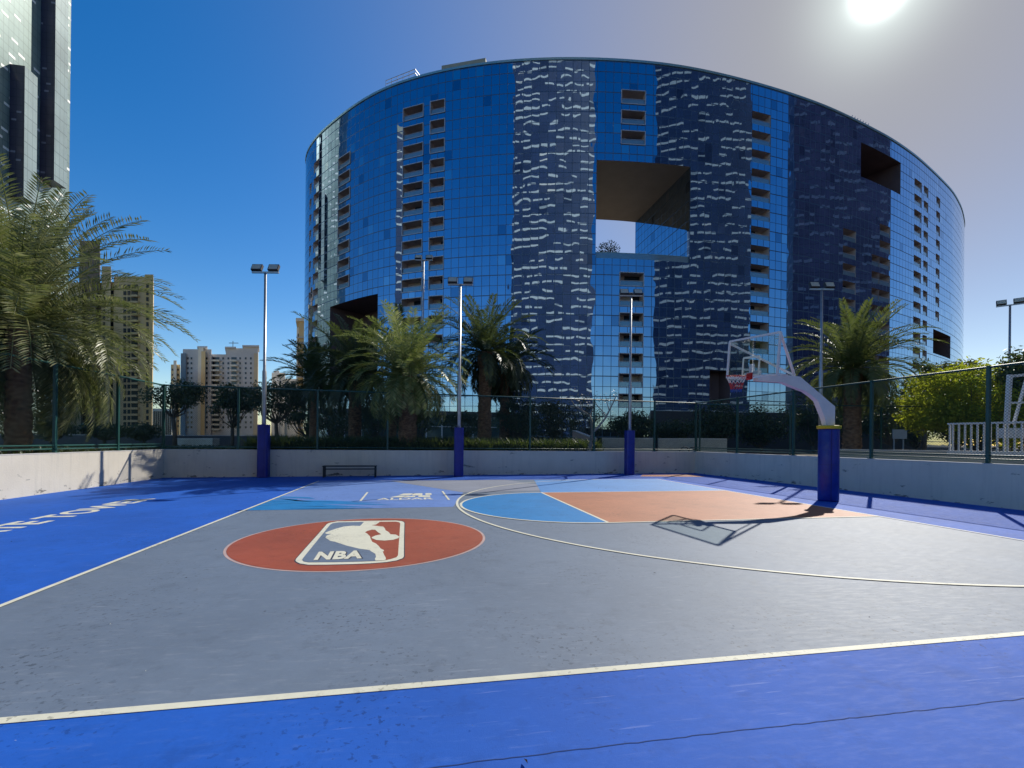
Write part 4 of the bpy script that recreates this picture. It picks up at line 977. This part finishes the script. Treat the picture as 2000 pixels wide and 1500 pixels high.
tr(342, 25, 738, 115, 800, 'small round headed tree with forked trunk below the big palm fronds', 3, nclump=30, per=120, ls=.08, spread=.7)
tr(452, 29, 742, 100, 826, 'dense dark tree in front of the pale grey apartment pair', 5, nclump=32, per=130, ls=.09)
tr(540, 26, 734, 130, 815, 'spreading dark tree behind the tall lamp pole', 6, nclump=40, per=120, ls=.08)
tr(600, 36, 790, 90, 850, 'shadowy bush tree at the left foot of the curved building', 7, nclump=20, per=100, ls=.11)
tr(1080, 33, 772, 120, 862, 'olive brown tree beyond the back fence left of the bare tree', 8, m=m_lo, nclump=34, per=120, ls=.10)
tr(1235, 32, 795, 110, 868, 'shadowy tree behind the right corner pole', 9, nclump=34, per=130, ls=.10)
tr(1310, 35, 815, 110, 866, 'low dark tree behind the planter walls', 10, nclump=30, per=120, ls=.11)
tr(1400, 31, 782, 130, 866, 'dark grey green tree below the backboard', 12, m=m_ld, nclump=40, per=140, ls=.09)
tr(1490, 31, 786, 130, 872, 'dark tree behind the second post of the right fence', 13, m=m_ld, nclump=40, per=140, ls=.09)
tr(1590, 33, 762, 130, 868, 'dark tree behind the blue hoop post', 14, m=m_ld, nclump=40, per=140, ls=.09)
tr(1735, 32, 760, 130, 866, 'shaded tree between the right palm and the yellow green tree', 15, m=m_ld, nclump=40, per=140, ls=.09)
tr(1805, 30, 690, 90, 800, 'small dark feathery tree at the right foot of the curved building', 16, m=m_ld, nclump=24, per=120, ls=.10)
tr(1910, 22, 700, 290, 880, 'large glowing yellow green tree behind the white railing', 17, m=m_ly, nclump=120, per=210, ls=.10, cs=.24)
tr(1870, 24, 690, 100, 790, 'dark topped tree peeking above the yellow green tree', 18, m=m_lo, nclump=26, per=120, ls=.09)
tr(2010, 20, 680, 120, 800, 'olive tree with long leaves at the far right edge', 19, m=m_lm, nclump=30, per=120, ls=.10)
tr(205, 32, 822, 100, 856, 'clipped dark hedge tree before the beige tower', 20, nclump=24, per=110, ls=.09)
tr(100, 30, 820, 90, 856, 'clipped dark hedge tree left of the beige tower', 21, nclump=24, per=110, ls=.09)
tr(280, 33, 826, 70, 858, 'clipped dark hedge tree at the right foot of the beige tower', 22, nclump=20, per=110, ls=.09)
tr(800, 36, 796, 120, 858, 'dim leafy tree in front of the glass pavilion', 24, m=m_ld, nclump=22, per=90, ls=.10)
tr(655, 34, 790, 120, 860, 'dim leafy tree under the dark palm', 25, m=m_ld, nclump=24, per=100, ls=.10)
tr(905, 38, 790, 90, 858, 'dim tree right of the bright palm trunk', 26, m=m_ld, nclump=22, per=100, ls=.11)
tr(1010, 30, 770, 100, 862, 'tall dark tree right of the drooping palm', 27, m=m_ld, nclump=30, per=120, ls=.09)
tr(1150, 40, 760, 90, 860, 'thin olive tree behind the bare tree', 28, m=m_lo, nclump=20, per=60, ls=.09)

tr(1665, 34, 770, 120, 868, 'dark tree directly behind the right palm trunk', 50, m=m_ld, nclump=36, per=140, ls=.10)
tr(1790, 35, 770, 120, 872, 'dark tree left of the yellow green tree', 51, m=m_ld, nclump=36, per=140, ls=.10)
tr(1870, 33, 780, 120, 872, 'dark tree behind the left end of the white railing', 52, m=m_ld, nclump=36, per=140, ls=.10)
tr(1975, 33, 780, 140, 872, 'dark tree at the right edge behind the white hoop frame', 53, m=m_ld, nclump=36, per=140, ls=.10)
tr(735, 40, 780, 110, 858, 'dim tree between the dark palm and the bright palm', 54, m=m_ld, nclump=26, per=110, ls=.11)
tr(1010, 44, 790, 130, 862, 'dim far tree behind the drooping palm', 55, m=m_ld, nclump=26, per=110, ls=.12)
# bare forked tree
bt_ = P0(1152, 21.3); T = thing('bare_tree', bt_, 'leafless pale forked tree just behind the back fence', 'tree')
r = random.Random(7); mb = MB(); D_ = 21.3
def limb(pts, r0, r1): mb.tube([at(x, y, D_+dd) for x, y, dd in pts], list(np.linspace(r0, r1, len(pts))), 7, caps=False)
limb([(1150, 882, 0), (1155, 862, 0), (1157, 846, 0)], .11, .085); limb([(1157, 846, 0), (1156, 826, .1), (1152, 812, .2), (1136, 802, .3), (1122, 792, .3), (1115, 780, .3)], .075, .02)
limb([(1137, 803, .3), (1134, 790, .2), (1131, 778, .1)], .03, .012); limb([(1157, 846, 0), (1170, 832, -.2), (1183, 816, -.3), (1190, 802, -.4), (1198, 786, -.4), (1204, 772, -.5)], .06, .015)
limb([(1184, 815, -.3), (1176, 802, -.2), (1166, 792, -.2), (1160, 780, 0)], .035, .012); limb([(1152, 812, .2), (1158, 796, .5), (1162, 782, .6)], .035, .012); limb([(1190, 802, -.4), (1186, 788, -.6), (1184, 776, -.6)], .025, .01)
mb.build('trunk', m_barkl, T)
mb = MB(); 
for k_ in range(220):
    x, y = r.choice([(1130, 776), (1145, 782), (1200, 774), (1185, 782), (1160, 778)]); c = at(x+r.gauss(0, 7), y+r.gauss(0, 7), D_+r.gauss(0, .3)); s = .05; q = Vector((r.uniform(-1, 1), r.uniform(-1, 1), r.uniform(-1, 1))).normalized(); w_ = q.orthogonal().normalized()*s*.4; mb.face([c-q*s, c-w_, c+q*s, c+w_])
mb.build('crown', m_lo, T)

# bush in the building's opening
ob = at(1187, 494, 86); 
r = random.Random(3); T = thing('rooftop_bush', ob, 'small dark round bush standing on the terrace of the square opening', 'bush'); mb = MB(); mb.tube([Vector((ob.x, ob.y, pz0-.1)), Vector((ob.x, ob.y, pz0+1.6))], [.12, .08], 7)
for k_ in range(9): a = k_*.7; mb.tube([Vector((ob.x, ob.y, pz0+.6)), Vector((ob.x+1.4*math.cos(a), ob.y+1.4*math.sin(a), pz0+2.6+.6*math.sin(k_*2.1)))], [.06, .02], 5)
mb.build('trunk', m_bark2, T); mb = MB()
for k_ in range(900):
    q = Vector((r.gauss(0, 1), r.gauss(0, 1), r.gauss(0, 1))).normalized()*r.random()**.4; p = Vector((ob.x, ob.y, pz0+2.4))+Vector((q.x*2.3, q.y*2.3, q.z*1.9)); n = Vector((r.uniform(-1, 1), r.uniform(-1, 1), r.uniform(-1, 1))).normalized(); x = n.orthogonal().normalized()*.16*r.uniform(.6, 1.2); y = n.cross(x)*.6; mb.face([p-x, p-y, p+x, p+y])
mb.build('crown', m_ld, T)

# planting behind the walls
def groundcover(name, label, pts_fn, n, m, hs, seed):
    r = random.Random(seed); mb = MB()
    for _ in range(n):
        p = pts_fn(r); z = GZ-.03; nb_ = 6; h = hs*r.uniform(.5, 1.2)
        for k_ in range(nb_):
            a = r.uniform(0, 6.3); d = Vector((math.cos(a), math.sin(a), 0)); e = r.uniform(.25, 1.1); w = Vector((-d.y, d.x, 0))*r.uniform(.012, .03); A = Vector((p.x, p.y, z)); M_ = A+d*h*.3*e+Zu*h*.6; t_ = A+d*h*.75*e+Zu*h*r.uniform(.7, 1.)
            mb.face([A-w*.5, M_-w, t_, M_+w])
    o = mb.build(name, m); tag(o, label, 'plants', kind='stuff'); return o
ea = (wl[2]-wl[1]).normalized(); na = Vector((-ea.y, ea.x))
LB = (wl[2]-wl[1]).length
groundcover('flower_bed', 'dense green lily bed along the foot of the back fence', lambda r: wlo[1]+ea*r.uniform(LB*.12, LB*.80)+na*r.uniform(.25, 3.4), 6200, m_lm, .78, 3)
groundcover('ground_cover', 'low dark shrubs behind the left corner of the court', lambda r: wlo[1]+ea*r.uniform(-4, LB*.2)+na*r.uniform(.3, 5.), 2400, m_ld, .34, 4)
groundcover('ground_cover', 'low plants along the foot of the left fence', lambda r: wlo[1]+dL*r.uniform(-2, 12)-Vector((dL.y, -dL.x))*(-1 if Vector((dL.y, -dL.x)).x < 0 else 1)*r.uniform(.3, 6), 2200, m_ld, .36, 6)
# white blossom dots in the bed
r = random.Random(9); mb = MB()
for _ in range(160):
    p = wlo[1]+ea*r.uniform(LB*.18, LB*.7)+na*r.uniform(.3, 3.2); z = GZ+r.uniform(.32, .6); s = r.uniform(.015, .035); mb.box((p.x, p.y, z), (s, s, s), r.uniform(0, 1))
tag(mb.build('blossoms', mat('white_blossom', (.8, .8, .72), .7)), 'tiny white flowers sprinkled through the lily bed', 'flowers', kind='stuff')
